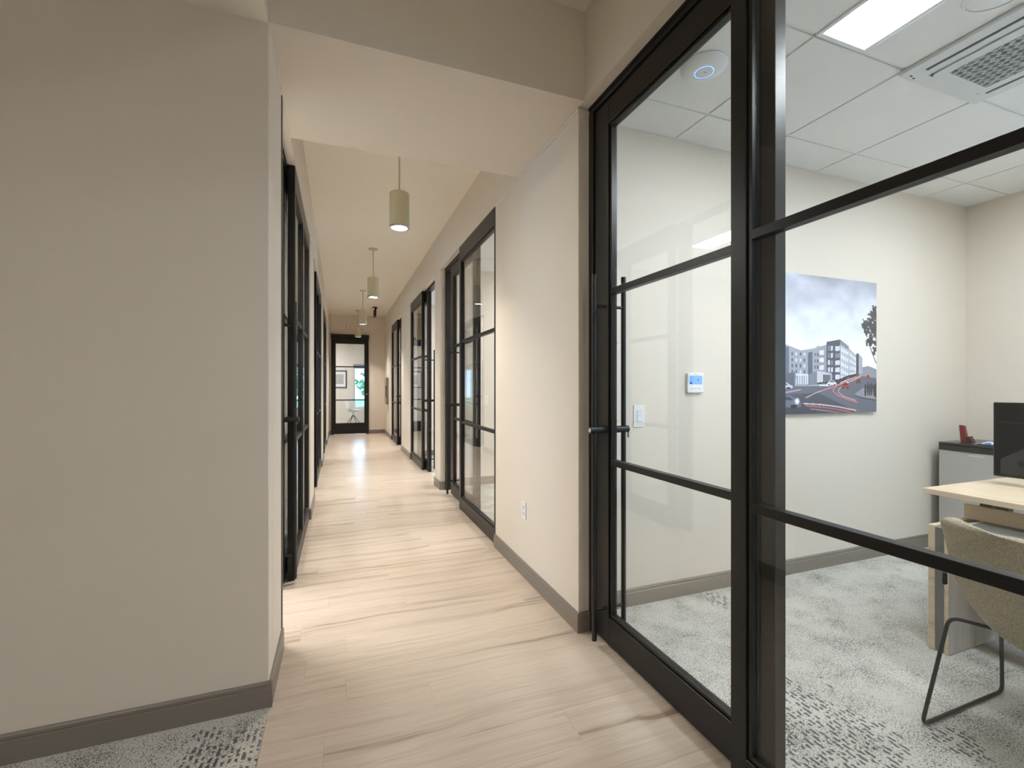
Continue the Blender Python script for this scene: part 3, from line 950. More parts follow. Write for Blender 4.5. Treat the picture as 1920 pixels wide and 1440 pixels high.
def wall_plate(name, label, cat, c, w, h, axis, insert):
    """cover plate on a wall: axis 'Y-' plate faces -Y, 'X-' faces -X"""
    t = thing(name, c, label, cat)
    x, y_, z = c
    def b3(nm, mat, u0, u1, d0, d1, z0, z1, bev=.0):
        if axis == 'Y-': return box(nm, mat, x + u0, x + u1, y_ - d1, y_ - d0, z + z0, z + z1, t, bev)
        return box(nm, mat, x - d1, x - d0, y_ + u0, y_ + u1, z + z0, z + z1, t, bev)
    b3('plate', WHITEP, -w / 2, w / 2, .0005, .006, -h / 2, h / 2, .002)
    if insert == 'switch':
        b3('paddle', ACW, -.017, .017, .006, .0085, -.034, .034, .001)
        b3('sensor_window', GASKET if False else GRID, -.010, .010, .0085, .0095, .010, .022)
        b3('button', WHITEP, -.012, .012, .0085, .0095, -.026, -.004)
    else:
        for zz in (.0195, -.0195):
            b3('receptacle', ACW, -.017, .017, .006, .008, zz - .0145, zz + .0145, .001)
            for (u, hh) in ((-.0065, .009), (.0065, .007)):
                b3('slot', DARKV, u - .0011, u + .0011, .008, .0083, zz - .002, zz - .002 + hh)
            b3('slot', DARKV, -.0022, .0022, .008, .0083, zz - .010, zz - .006)
    return t
wall_plate('light_switch', 'white light switch plate near the sliding door in the near office', 'switch', (1.647, OW, 1.105), .080, .132, 'Y-', 'switch')
wall_plate('light_switch', 'white light switch seen through the second glass screen', 'switch', (1.785, 5.74, 1.10), .076, .125, 'Y-', 'switch')
wall_plate('wall_outlet', 'white power outlet low on the right corridor wall', 'outlet', (XR, 2.86, .445), .072, .117, 'X-', 'outlet')

# ------------------------------------------------------------------ photo print on the office wall
def print_image(w, h):
    """numpy painting of the city-street print, rows top to bottom, linear-ish sRGB values"""
    U, V = np.meshgrid((np.arange(w) + .5) / w, (np.arange(h) + .5) / h)
    rs = np.random.RandomState(5)
    def noise(fx, fy, seed):
        r = np.random.RandomState(seed)
        g = r.rand(int(fy) + 3, int(fx) + 3)
        x, y_ = U * fx, V * fy
        i, j = x.astype(int), y_.astype(int)
        a, b_ = x - i, y_ - j
        a, b_ = a * a * (3 - 2 * a), b_ * b_ * (3 - 2 * b_)
        return (g[j, i] * (1 - a) + g[j, i + 1] * a) * (1 - b_) + (g[j + 1, i] * (1 - a) + g[j + 1, i + 1] * a) * b_
    cl = .5 * noise(4, 5, 1) + .3 * noise(9, 11, 2) + .2 * noise(20, 22, 3)
    top = np.array([172, 175, 190.]); low = np.array([222, 226, 236.])
    k = np.clip(V / .5, 0, 1)[..., None]
    img = top * (1 - k) + low * k + (cl[..., None] - .5) * 90 * (1 - .5 * k)
    def poly(pts, col, a=1.0):
        m = np.zeros_like(U, bool)
        n_ = len(pts)
        for i in range(n_):
            (x1, y1), (x2, y2) = pts[i], pts[(i + 1) % n_]
            c = ((y1 > V) != (y2 > V))
            xi = (x2 - x1) * (V - y1) / ((y2 - y1) if abs(y2 - y1) > 1e-9 else 1e-9) + x1
            m ^= c & (U < xi)
        col = np.array(col, float)
        img[m] = img[m] * (1 - a) + col * a
    def lerp(a, b_, t_): return a + (b_ - a) * t_
    # road and ground
    poly([(0, .795), (.55, .80), (.80, .70), (1, .69), (1, 1), (0, 1)], (92, 96, 110))
    poly([(0, .86), (.45, .85), (.70, .95), (.8, 1), (0, 1)], (66, 70, 84))
    poly([(0, .93), (.3, .93), (.5, 1), (0, 1)], (54, 58, 72))
    # distant trees
    poly([(.83, .72), (.86, .655), (.92, .645), (1, .67), (1, .74)], (130, 134, 146))
    # long left wing
    poly([(0, .49), (.14, .515), (.17, .505), (.30, .545), (.42, .525), (.46, .50), (.46, .80), (0, .80)], (150, 153, 166))
    poly([(.0, .49), (.14, .515), (.14, .80), (0, .80)], (168, 170, 182))
    poly([(.165, .52), (.20, .525), (.20, .80), (.165, .80)], (96, 100, 116))
    poly([(.36, .56), (.40, .55), (.40, .79), (.36, .79)], (84, 88, 104))
    for (a, b_, rows, c0, c1, t0, t1) in ((.21, .35, 5, .55, .76, .56, .76), (.41, .455, 4, .55, .73, .55, .73), (.02, .13, 5, .53, .76, .54, .76)):
        nc = max(2, int((b_ - a) / .03))
        for r in range(rows):
            for c in range(nc):
                u = lerp(a, b_, (c + .3) / nc); v = lerp(c0, c1, (r + .25) / rows)
                d = 70 if rs.rand() < .6 else 205
                poly([(u, v), (u + .012, v), (u + .012, v + .022), (u, v + .022)], (d, d + 3, d + 14))
    # dark corner tower
    poly([(.455, .515), (.525, .495), (.525, .79), (.455, .79)], (140, 143, 156))
    poly([(.525, .475), (.65, .452), (.65, .785), (.525, .785)], (70, 72, 86))
    poly([(.65, .452), (.73, .50), (.73, .755), (.65, .785)], (170, 174, 188))
    poly([(.65, .452), (.73, .50), (.73, .53), (.65, .49)], (120, 123, 138))
    for r in range(5):
        v = .505 + r * .053
        for (u0, u1) in ((.537, .556), (.563, .582), (.603, .645)):
            poly([(u0, v), (u1, v - .004), (u1, v + .032), (u0, v + .034)], (196, 200, 212) if rs.rand() < .75 else (120, 124, 138))
        for q in range(4):
            u = .657 + q * .018
            poly([(u, v + .006 + q * .010), (u + .013, v + .010 + q * .010), (u + .013, v + .040 + q * .006), (u, v + .038 + q * .006)], (214, 218, 228))
    for r in range(4):
        v = .54 + r * .055
        poly([(.46, v), (.50, v - .004), (.50, v + .030), (.46, v + .032)], (205, 209, 220))
    # right wing running away
    poly([(.73, .515), (.80, .565), (.80, .73), (.73, .755)], (158, 162, 176))
    for r in range(4):
        for q in range(4):
            u, v = .738 + q * .016, .545 + q * .011 + r * (.050 - q * .004)
            poly([(u, v), (u + .010, v + .004), (u + .010, v + .032), (u, v + .03)], (212, 216, 226))
    poly([(.80, .555), (.825, .55), (.825, .71), (.80, .73)], (74, 76, 90))
    poly([(.825, .555), (.86, .585), (.86, .70), (.825, .71)], (150, 154, 166))
    # low pavilion and shop front
    poly([(.13, .72), (.25, .70), (.25, .80), (.13, .80)], (82, 86, 102))
    poly([(.26, .71), (.365, .715), (.365, .785), (.26, .785)], (208, 212, 222))
    for q in range(5):
        poly([(.268 + q * .019, .725), (.276 + q * .019, .725), (.276 + q * .019, .785), (.268 + q * .019, .785)], (120, 124, 140))
    poly([(.37, .715), (.44, .69), (.57, .705), (.57, .765), (.44, .79), (.37, .785)], (118, 122, 138))
    poly([(.44, .69), (.57, .705), (.57, .765), (.44, .785)], (186, 190, 202))
    for q in range(4):
        poly([(.495 + q * .018, .715), (.508 + q * .018, .717), (.508 + q * .018, .765), (.495 + q * .018, .768)], (70, 74, 88))
    # hedge line
    poly([(.44, .785), (.62, .78), (.80, .725), (.80, .705), (.72, .72), (.62, .755), (.44, .775)], (50, 54, 62))
    # pavement with people
    poly([(.78, .865), (.86, .815), (1, .83), (1, .905), (.86, .885)], (132, 134, 146))
    poly([(.78, .865), (.86, .885), (1, .905), (1, .915), (.86, .895), (.775, .872)], (60, 62, 72))
    for (u, v) in ((.882, .795), (.905, .785), (.925, .79), (.945, .785)):
        poly([(u, v), (u + .014, v), (u + .016, v + .05), (u + .012, v + .085), (u + .002, v + .085), (u - .002, v + .05)], (34, 34, 42))
        poly([(u + .003, v - .014), (u + .011, v - .014), (u + .011, v), (u + .003, v)], (44, 42, 48))
    poly([(.965, .80), (1, .77), (1, .90), (.97, .87)], (40, 42, 48))
    # light trails
    def trail(pts, wd, col, a):
        for (p, q) in zip(pts, pts[1:]):
            d = np.array(q) - np.array(p); L = np.hypot(*d) + 1e-9
            nx, ny = -d[1] / L * wd, d[0] / L * wd
            poly([(p[0] - nx, p[1] - ny), (p[0] + nx, p[1] + ny), (q[0] + nx, q[1] + ny), (q[0] - nx, q[1] - ny)], col, a)
    trail([(.86, .715), (.74, .755), (.62, .795), (.58, .83), (.62, .865), (.72, .90), (.82, .925)], .0035, (226, 120, 116), .8)
    trail([(.85, .725), (.72, .775), (.64, .82), (.63, .845), (.68, .875), (.80, .91)], .0025, (238, 190, 190), .8)
    trail([(.70, .77), (.55, .815), (.44, .845), (.34, .885)], .003, (236, 190, 188), .8)
    trail([(.78, .74), (.60, .80), (.48, .835)], .004, (206, 92, 92), .6)
    trail([(.32, .925), (.48, .935), (.64, .955), (.80, .985)], .0045, (232, 210, 214), .75)
    trail([(.34, .94), (.50, .955), (.64, .975), (.76, .998)], .0045, (206, 96, 100), .75)
    trail([(.38, .965), (.52, .98), (.64, .999)], .003, (230, 170, 172), .6)
    trail([(.0, .86), (.13, .852), (.30, .825)], .004, (226, 170, 176), .7)
    # cars
    def car(u, v, w_, h_, body, glass):
        poly([(u, v + h_ * .5), (u + w_ * .12, v + h_ * .35), (u + w_ * .28, v), (u + w_ * .72, v), (u + w_ * .9, v + h_ * .4), (u + w_, v + h_ * .5), (u + w_, v + h_ * .9), (u, v + h_ * .9)], body)
        poly([(u + w_ * .2, v + h_ * .38), (u + w_ * .32, v + h_ * .1), (u + w_ * .68, v + h_ * .1), (u + w_ * .8, v + h_ * .38)], glass)
        for q in (.2, .8):
            poly([(u + w_ * q - w_ * .09, v + h_ * .72), (u + w_ * q + w_ * .09, v + h_ * .72), (u + w_ * q + w_ * .07, v + h_), (u + w_ * q - w_ * .07, v + h_)], (24, 24, 30))
    car(.06, .775, .17, .045, (190, 194, 206), (80, 84, 98))
    car(.53, .757, .085, .038, (200, 204, 214), (90, 92, 104))
    car(.66, .775, .075, .045, (150, 60, 58), (60, 50, 54))
    car(.80, .745, .045, .033, (110, 62, 64), (50, 46, 52))
    car(.895, .715, .04, .028, (170, 70, 66), (60, 50, 54))
    car(.71, .737, .04, .024, (180, 150, 152), (80, 74, 80))
    car(.0, .865, .30, .095, (96, 100, 120), (44, 48, 62))
    for rr_, a in ((.022, .5), (.013, .9)):
        m = ((U - .268) ** 2 + ((V - .908) * .85) ** 2) < rr_ ** 2
        img[m] = img[m] * (1 - a) + 240 * a
    # tree hanging in from the right edge
    lf = .6 * noise(60, 52, 8) + .4 * noise(120, 100, 9)
    blob = np.zeros_like(U)
    for (u, v, r) in ((.97, .27, .07), (.93, .31, .06), (.98, .36, .075), (.91, .37, .055), (.95, .43, .06), (.89, .33, .045), (.985, .22, .045), (.985, .46, .05), (.91, .46, .035), (.985, .52, .035)):
        blob = np.maximum(blob, 1 - np.hypot((U - u), (V - v) * .85) / r)
    m = (blob > 0) & (lf + blob * .55 > .62)
    img[m] = np.array([58, 58, 60]) + (lf[m][:, None] - .5) * 50
    trail([(.925, .47), (.955, .54), (.985, .60), (1, .625)], .004, (58, 58, 60), 1)
    return np.clip(img * 1.06 + 6, 0, 255) / 255.0

def photo_print():
    x0, x1, z0, z1, yf = 2.615, 3.742, 1.090, 2.048, OW - .022
    t = thing('photo_print', ((x0 + x1) / 2, OW, z0), 'unframed grey city street photo print with red light trails on the office wall', 'photo print')
    w, h = 330, 280
    im = print_image(w, h)
    lin = np.where(im <= .04045, im / 12.92, ((im + .055) / 1.055) ** 2.4)
    me = bpy.data.meshes.new('print_sheet')
    xs = np.linspace(x0, x1, w + 1) - t.location.x
    zs = np.linspace(z1, z0, h + 1) - t.location.z
    Xg, Zg = np.meshgrid(xs, zs)
    co = np.stack([Xg, np.full_like(Xg, yf - .0006 - t.location.y), Zg], -1).reshape(-1, 3)
    idx = np.arange((w + 1) * (h + 1)).reshape(h + 1, w + 1)
    fc = np.stack([idx[:-1, :-1], idx[1:, :-1], idx[1:, 1:], idx[:-1, 1:]], -1).reshape(-1, 4)
    me.from_pydata(co.tolist(), [], fc.tolist())
    at = me.color_attributes.new('print', 'FLOAT_COLOR', 'CORNER')
    col = np.repeat(lin.reshape(-1, 3), 4, axis=0)
    at.data.foreach_set('color', np.concatenate([col, np.ones((len(col), 1))], 1).astype(np.float32).ravel())
    m, nt, b = new_mat('city_print')
    a = N(nt, 'ShaderNodeVertexColor'); a.layer_name = 'print'
    nt.links.new(a.outputs[0], b.inputs['Base Color'])
    b.inputs['Roughness'].default_value = .3
    me.materials.append(m)
    o = bpy.data.objects.new('print_sheet', me); COL.objects.link(o); o.parent = t
    box('backing_board', WHITEP, x0, x1, yf, yf + .006, z0, z1, t)
    box('hanging_cleat', GRID, x0 + .2, x1 - .2, yf + .006, OW - .001, z1 - .16, z1 - .12, t)
    box('hanging_cleat', GRID, x0 + .2, x1 - .2, yf + .006, OW - .001, z0 + .10, z0 + .14, t)
photo_print()

# ------------------------------------------------------------------ fridge, and what stands on it
FRG = simple('silver_fridge_door', (0.50, 0.49, 0.475), 0.42, metal=.3, bscale=60, var=.02)
FRB = simple('dark_grey_cabinet', (0.055, 0.057, 0.062), 0.5, bscale=200, var=.05)
def fridge():
    x0, x1, y0, y1, z1 = 4.47, 4.895, 1.70, 2.195, .845
    t = thing('mini_fridge', (4.68, 1.95, 0), 'small silver and black bar fridge in the office corner', 'fridge')
    box('body', FRB, x0, x1, y0, y1, .02, z1 - .02, t, .004)
    box('top', simple('black_gloss_top', (.02, .02, .022), .22), x0 - .055, x1, y0, y1, z1 - .02, z1, t, .004)
    def bow(yv): return x0 - .045 - .022 * (1 - ((yv - (y0 + y1) / 2) / ((y1 - y0) / 2)) ** 2)
    ys = [y0 + (y1 - y0) * k / 14 for k in range(15)]
    poly = [(bow(v), v) for v in ys] + [(x0 - .003, y1), (x0 - .003, y0)]
    MB().prism(poly, .05, z1 - .062).build('door', FRG, t, True)
    poly2 = [(bow(v) - .003, v) for v in ys] + [(x0 - .003, y1), (x0 - .003, y0)]
    dt = MB().prism(poly2, z1 - .062, z1 - .021).build('door_top_trim', simple('black_trim', (.018, .018, .02), .35), t, True)
    ym = (y0 + y1) / 2
    MB().box(bow(ym + .03) - .0012, bow(ym + .03) + .01, ym - .035, ym + .055, z1 - .088, z1 - .080).build('badge', CHROME, t)
    for (a, b_) in ((x0 + .04, y0 + .04), (x0 + .04, y1 - .04), (x1 - .04, y0 + .04), (x1 - .04, y1 - .04)):
        MB().cyl((a, b_, 0.001), (a, b_, .02), .015, n=10).build('foot', GASKET, t)
fridge()
RED = simple('red_gloss_plastic', (.20, .02, .02), .3)
PALE = simple('pale_card', (.62, .60, .58), .6)
fz = .845
hs = thing('upright_red_device', (4.60, 2.10, fz), 'small red device leaning upright on top of the fridge', 'device')
MB().prism([(2.135, fz + .001), (2.095, fz + .001), (2.115, fz + .125), (2.145, fz + .130)], 4.585, 4.612, 'X').build('body', RED, hs)
MB().prism([(2.146, fz + .001), (2.137, fz + .001), (2.147, fz + .124), (2.152, fz + .120)], 4.588, 4.609, 'X').build('edge', PALE, hs)
MB().prism([(2.094, fz + .001), (2.060, fz + .001), (2.080, fz + .045), (2.100, fz + .042)], 4.575, 4.622, 'X').build('foot', simple('dark_red_plastic', (.06, .012, .014), .4), hs)

def packet():
    t = thing('patterned_packet', (4.56, 1.86, fz), 'flat blue and white patterned packet lying on the fridge', 'packet')
    m, nt, b = new_mat('blue_white_print')
    tc = N(nt, 'ShaderNodeTexCoord')
    v = N(nt, 'ShaderNodeTexVoronoi'); v.inputs['Scale'].default_value = 38
    nt.links.new(tc.outputs['Object'], v.inputs['Vector'])
    r = N(nt, 'ShaderNodeValToRGB')
    r.color_ramp.interpolation = 'CONSTANT'
    r.color_ramp.elements[0].color = (.75, .78, .82, 1)
    r.color_ramp.elements[1].position = .45; r.color_ramp.elements[1].color = (.10, .22, .62, 1)
    sp_ = N(nt, 'ShaderNodeSeparateColor')
    nt.links.new(v.outputs['Color'], sp_.inputs[0])
    nt.links.new(sp_.outputs[0], r.inputs['Fac'])
    nt.links.new(r.outputs[0], b.inputs['Base Color'])
    mb = MB()
    n_ = 14
    g = [[None] * (n_ + 1) for _ in range(n_ + 1)]
    for i in range(n_ + 1):
        for j in range(n_ + 1):
            a, b2 = i / n_ * 2 - 1, j / n_ * 2 - 1
            z = .004 + .020 * (1 - a ** 4) * (1 - b2 ** 4) + .003 * math.sin(7 * a + 3 * b2)
            g[i][j] = mb.bm.verts.new((4.56 + a * .085, 1.86 + b2 * .13, fz + max(.002, z)))
    for i in range(n_):
        for j in range(n_):
            mb.bm.faces.new((g[i][j], g[i + 1][j], g[i + 1][j + 1], g[i][j + 1]))
    mb.build('pouch', m, t, True)
    box('tray', FRB, 4.475, 4.645, 1.73, 1.99, fz + .0005, fz + .003, t)
packet()

# ------------------------------------------------------------------ desk
GREYP = simple('grey_laminate', (0.16, 0.16, 0.15), .5)
LAVW = wood_mat('pale_grey_ash_laminate', (0.60, 0.56, 0.52), (0.36, 0.32, 0.28), 'Z', .5, 7.0, 1.2, 18)
def desk():
    t = thing('office_desk', (3.2, .9, 0), 'pale ash desk with raised top and slab leg in the near office', 'desk')
    zt = .742
    box('desktop', DESKW, 2.900, 3.72, -.35, 1.508, zt - .028, zt, t, .0015)
    # slab leg: two panels with a grey core
    box('leg_panel', DESKW, 2.700, 3.09, 1.357, 1.383, .004, .606, t, .001)
    box('leg_core', GREYP, 2.704, 3.09, 1.318, 1.357, .004, .598, t)
    box('leg_panel', LAVW, 2.700, 3.09, 1.302, 1.318, .004, .606, t, .001)
    box('leg_panel', DESKW, 2.698, 2.7, 1.302, 1.318, .004, .606, t)
    box('leg_panel', DESKW, 2.700, 3.09, -.30, -.274, .004, .606, t, .001)
    box('lower_shelf', GREYP, 2.72, 3.09, -.274, 1.302, .585, .606, t)
    box('modesty_panel', DESKW, 3.0, 3.02, -.25, 1.385, .606, .677, t, .001)
    box('back_panel', DESKW, 3.07, 3.09, -.274, 1.302, .05, .585, t, .001)
    for yv in (1.43, .55, -.1):
        box('support_post', BLKM, 3.30, 3.36, yv - .024, yv + .024, .03, zt - .028, t)
    box('support_foot', BLKM, 3.12, 3.68, 1.39, 1.47, .004, .03, t)
    box('support_foot', BLKM, 3.12, 3.68, -.14, -.06, .004, .03, t)
    box('support_beam', BLKM, 3.31, 3.35, -.1, 1.40, zt - .075, zt - .03, t)
    MB().prism([(1.385, .56), (1.335, .56), (1.30, zt - .028), (1.35, zt - .028)], 3.25, 3.30, 'X').build('support_brace', BLKM, t)
desk()

def monitor():
    c = Vector((3.50, 1.16, .742))
    t = thing('computer_monitor', c, 'large black computer monitor standing on the ash desk', 'monitor')
    MON = simple('black_glossy_plastic', (.008, .0085, .010), .2)
    MON2 = simple('dark_grey_plastic', (.03, .031, .034), .42)
    parts = []
    w, h = .62, .415
    zb = .775
    parts.append(MB().box(c.x - .014, c.x + .014, c.y - w / 2, c.y + w / 2, zb, zb + h, .004).build('panel', MON, t))
    # raised housing on the back with a chamfered outline
    P = [(c.y + w / 2 - .035, zb + .02), (c.y + w / 2 - .035, zb + .10), (c.y + w / 2 - .13, zb + .17), (c.y - w / 2 + .13, zb + .17), (c.y - w / 2 + .035, zb + .10), (c.y - w / 2 + .035, zb + .02)]
    parts.append(MB().prism(P, c.x - .030, c.x - .014, 'X').build('rear_housing', MON2, t))
    parts.append(MB().tube([(c.x - .0155, c.y + w / 2 - .01 - k * .05, zb + h - .105 - .018 * math.sin(k / 11 * 3.1)) for k in range(12)], .0012, 6).build('seam', MON2, t))
    parts.append(MB().cyl((c.x - .030, c.y + w / 2 - .12, zb + .085), (c.x - .036, c.y + w / 2 - .12, zb + .085), .016).build('port_cover', GASKET, t, True))
    parts.append(MB().box(c.x - .045, c.x - .012, c.y - .035, c.y + .035, .752, zb + .12, .004).build('stand_neck', MON2, t))
    parts.append(MB().box(c.x - .11, c.x + .09, c.y - .13, c.y + .13, .7425, .753, .004).build('stand_base', MON2, t))
    t.rotation_euler = (0, 0, math.radians(4))
monitor()

# ------------------------------------------------------------------ chairs
def catmull(P, s):
    n_ = len(P) - 1
    f = s * n_
    i = min(int(f), n_ - 1)
    t_ = f - i
    g = lambda k: P[max(0, min(n_, k))]
    out = []
    for d in range(len(P[0])):
        a, b_, c, e = g(i - 1)[d], g(i)[d], g(i + 1)[d], g(i + 2)[d]
        out.append(.5 * ((2 * b_) + (-a + c) * t_ + (2 * a - 5 * b_ + 4 * c - e) * t_ ** 2 + (-a + 3 * b_ - 3 * c + e) * t_ ** 3))
    return out
def shell(t, name, mat, K, th, ns=30, nt_=20, base=(0, 0, 0), rot=0.0):
    """K rows: x, z, half-width, curl forward, curl up   (chair faces +x)"""
    mb = MB()
    R = Matrix.Rotation(rot, 4, 'Z')
    G = []
    for i in range(ns + 1):
        x, z, hw, cf, cu = catmull(K, i / ns)
        rowv = []
        for j in range(nt_ + 1):
            q = j / nt_ * 2 - 1
            # rounded corners at both ends of the strip
            s = i / ns
            e = min(s, 1 - s) / .10
            hwc = hw * (1 - .22 * max(0, 1 - e) ** 2.2)
            aq = abs(q) ** 2.4
            p = R @ Vector((x + cf * aq, q * hwc, z + cu * aq))
            rowv.append(mb.bm.verts.new(p + Vector(base)))
        G.append(rowv)
    for i in range(ns):
        for j in range(nt_):
            mb.bm.faces.new((G[i][j], G[i + 1][j], G[i + 1][j + 1], G[i][j + 1]))
    o = mb.build(name, mat, t, True)
    m = o.modifiers.new('thick', 'SOLIDIFY'); m.thickness = th; m.offset = 0
    m2 = o.modifiers.new('soft', 'SUBSURF'); m2.levels = 1; m2.render_levels = 1
    return o

def round_path(P, r=.04, n_=6):
    P = [Vector(p) for p in P]
    out = [P[0]]
    for a, b_, c in zip(P, P[1:], P[2:]):
        u, v = (a - b_).normalized(), (c - b_).normalized()
        rr = min(r, (a - b_).length * .45, (c - b_).length * .45)
        s, e = b_ + u * rr, b_ + v * rr
        for k in range(n_ + 1):
            q = k / n_
            out.append(s * (1 - q) ** 2 + b_ * 2 * q * (1 - q) + e * q ** 2)
    out.append(P[-1])
    return out

def guest_chair():
    bx, by = 2.05, .792
    t = thing('guest_chair', (bx + .3, by, 0), 'oatmeal felt shell chair on a black wire sled base, its back to the glass', 'chair')
    K = [(.56, .445, .22, 0, .02), (.46, .462, .235, 0, .03), (.30, .44, .25, 0, .06), (.17, .405, .255, .02, .14), (.10, .40, .26, .06, .20),
         (.055, .47, .262, .10, .14), (.03, .56, .262, .12, .08), (.01, .66, .262, .12, .03), (-.015, .765, .262, .11, .0), (-.022, .79, .262, .11, -.004)]
    shell(t, 'shell', FABRIC, K, .026, base=(bx, by, 0))
    for s in (1, -1):
        ys = by + s * .275
        yi = by + s * .12
        P = [(bx + .42, yi, .405), (bx + .50, ys - s * .01, .41), (bx + .535, ys, .0105), (bx - .005, ys, .0105), (bx + .165, ys, .385), (bx + .26, yi, .375)]
        P[0] = (bx + .46, yi, .425)
        MB().tube(round_path(P, .035), .0068, 10).build('sled_leg', BLKM, t, True)
    MB().tube([(bx + .26, by - .12, .375), (bx + .26, by + .12, .375)], .0085, 10).build('cross_rail', BLKM, t, True)
    MB().tube([(bx + .46, by - .12, .425), (bx + .46, by + .12, .425)], .0085, 10).build('cross_rail', BLKM, t, True)
    MB().box(bx + .118, bx + .132, by + .262, by + .275, .52, .565, .003).build('label_tab', GASKET, t)
guest_chair()

def visitor_chair():
    bx, by = .42, 15.9
    t = thing('visitor_chair', (bx, by, 0), 'white shell chair on dark splayed legs behind the end door', 'chair')
    K = [(.24, .475, .20, 0, .02), (.12, .47, .225, 0, .04), (-.05, .455, .235, 0, .08), (-.17, .47, .235, .03, .10), (-.225, .57, .23, .07, .05), (-.25, .70, .22, .08, .01), (-.27, .83, .20, .06, -.01), (-.275, .855, .19, .05, -.01)]
    WS = simple('white_shell_plastic', (.75, .74, .74), .4)
    shell(t, 'shell', WS, K, .014, 22, 14, base=(bx, by, 0), rot=math.radians(8))
    MB().lathe([(.0, .46), (.06, .455), (.03, .40), (.022, .34), (.0, .335)], (bx, by, 0), 20).build('hub', WS, t, True)
    LG = simple('dark_leg', (.05, .055, .065), .5)
    for k in range(4):
        a = math.radians(25 + 90 * k)
        MB().cyl((bx + .01 * math.cos(a), by + .01 * math.sin(a), .345), (bx + .27 * math.cos(a), by + .27 * math.sin(a), .002), .012, .009, n=10).build('leg', LG, t, True)
visitor_chair()

# ------------------------------------------------------------------ end room picture
pc = thing('framed_picture', (.0, 16.5, 1.2), 'black framed picture with a beige print behind the end door', 'picture')
fx0, fx1, fz0, fz1 = -.36, .225, 1.225, 1.815
FRM = simple('black_picture_frame', (.015, .015, .018), .4)
for (a, b_, c, d) in ((fx0, fx1, fz0, fz0 + .035), (fx0, fx1, fz1 - .035, fz1), (fx0, fx0 + .035, fz0 + .035, fz1 - .035), (fx1 - .035, fx1, fz0 + .035, fz1 - .035)):
    box('frame', FRM, a, b_, 16.47, 16.499, c, d, pc, .002)
box('mat_board', WHITEP, fx0 + .035, fx1 - .035, 16.49, 16.494, fz0 + .035, fz1 - .035, pc)
box('print', simple('beige_print', (.42, .40, .36), .7, bscale=30, var=.12), fx0 + .14, fx1 - .095, 16.488, 16.490, fz0 + .13, fz1 - .13, pc)

# ------------------------------------------------------------------ corridor devices
cb = thing('wall_cabinet', (XR, 12.2, .8), 'shallow taupe cabinet on the right wall near the end', 'cabinet')
CBM = simple('taupe_metal', (.30, .265, .22), .5)
box('body', CBM, XR - .05, XR - .001, 11.98, 12.42, .82, 1.50, cb, .003)
dr = box('door', CBM, XR - .060, XR - .051, 11.985, 12.415, .825, 1.495, cb, .002)
box('handle', BLKM, XR - .075, XR - .0605, 11.995, 12.01, 1.0, 1.30, dr, .002)
box('drop_cord', STEEL, XR - .012, XR - .006, 12.0, 12.008, .62, .82, cb)
sn = thing('wall_sensor', (XR, 8.85, 2.09), 'small white sensor high on the right wall past the third screen', 'sensor')
MB().lathe([(0, .03), (.020, .028), (.038, .012), (.042, 0), (0, 0)], (0, 0, 0), 24).build('dome', WHITEP, sn, True)
sn.children[0].data.transform(Matrix.Rotation(math.radians(-90), 4, 'Y'))
for v in sn.children[0].data.vertices: pass
sn.children[0].location = (0, 0, 0)
sn.children[0].data.transform(Matrix.Translation((XR, 8.85, 2.09)))
box('base_plate', WHITEP, XR - .012, XR - .001, 8.80, 8.90, 2.03, 2.15, sn, .003)
box('led', DARKV, XR - .016, XR - .012, 8.815, 8.83, 2.035, 2.05, sn)

es = thing('exit_sign', (.80, 11.6, H2), 'dark ceiling sign seen edge-on with a red lit face near the end', 'sign')
box('canopy', BLKM, .745, .855, 11.48, 11.72, H2 - .022, H2 - .0005, es, .003)
box('panel', BLKM, .775, .825, 11.42, 11.78, H2 - .215, H2 - .022, es, .003)
box('lit_face', REDLIT, .7735, .775, 11.5, 11.7, H2 - .036, H2 - .028, es)
box('bracket', BLKM, .79, .81, 11.55, 11.65, H2 - .03, H2 - .015, es)

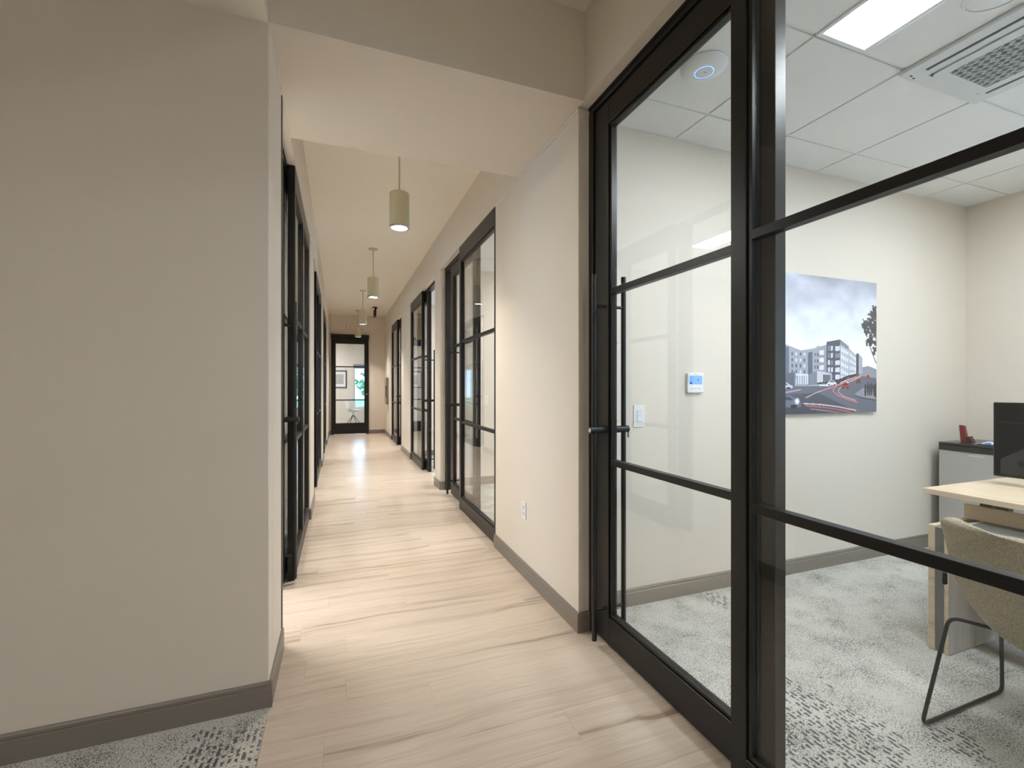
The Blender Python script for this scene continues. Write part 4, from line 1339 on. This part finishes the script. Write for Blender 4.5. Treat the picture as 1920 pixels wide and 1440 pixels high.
st = thing('alarm_strobe', (.215, YE, 2.87), 'small pale alarm strobe on the end wall above the door', 'alarm')
box('back_plate', simple('pale_pink_plastic', (.62, .55, .55), .5), .165, .265, YE - .025, YE + .003, 2.80, 2.95, st, .004)
MB().box(.185, .245, YE - .055, YE - .025, 2.885, 2.935, .012, 2).build('strobe_lens', WHITEP, st)
MB().cyl((.215, YE - .025, 2.84), (.215, YE - .035, 2.84), .026).build('speaker_disc', WHITEP, st, True)

# ------------------------------------------------------------------ outside the end window
GRASS = simple('lawn', (.16, .36, .17), .9, bscale=3, var=.3)
LEAF = simple('tree_leaves', (.07, .24, .13), .8, bscale=6, var=.4)
BARK = simple('bark', (.16, .12, .09), .9)
tag(box('ground_paving', simple('pale_paving', (.62, .62, .58), .9, bscale=2, var=.06), -20, 20, 16.7, 25.0, -1.2, -1.0), 'pale paving outside the end window', 'paving', kind='structure')
tag(box('ground_lawn', GRASS, -40, 60, 25.0, 90, -1.2, -1.0), 'green lawn outside the end window', 'lawn', kind='structure')
def tree(name, c, r, h, label, seed):
    t = thing(name, c, label, 'tree', 'trees outside the end window')
    rs = random.Random(seed)
    MB().cyl((c[0], c[1], c[2]), (c[0], c[1], c[2] + h * .6), .18, .1, n=10).build('trunk', BARK, t, True)
    mb = MB()
    for k in range(420):
        th_a, ph = rs.uniform(0, 6.28), math.acos(rs.uniform(-1, 1))
        q = r * rs.uniform(.55, 1.0)
        p = Vector((c[0] + q * math.sin(ph) * math.cos(th_a), c[1] + q * math.sin(ph) * math.sin(th_a), c[2] + h * .7 + .8 * q * math.cos(ph)))
        s = rs.uniform(.12, .28)
        ax = Vector((rs.uniform(-1, 1), rs.uniform(-1, 1), rs.uniform(-1, 1))).normalized()
        b2 = ax.orthogonal().normalized(); b3 = ax.cross(b2)
        vs = [mb.bm.verts.new(p + s * (b2 * math.cos(w) + b3 * math.sin(w) * .6)) for w in (0, 1.57, 3.14, 4.71)]
        mb.bm.faces.new(vs)
    f = mb.build('crown', LEAF, t)
    f['kind'] = 'stuff'
tree('garden_tree', (2.3, 27, -1.0), 1.5, 3.4, 'leafy green tree outside the end window', 4)
tree('garden_tree', (-1.0, 34, -1.0), 1.9, 4.0, 'second green tree further out beyond the end window', 9)
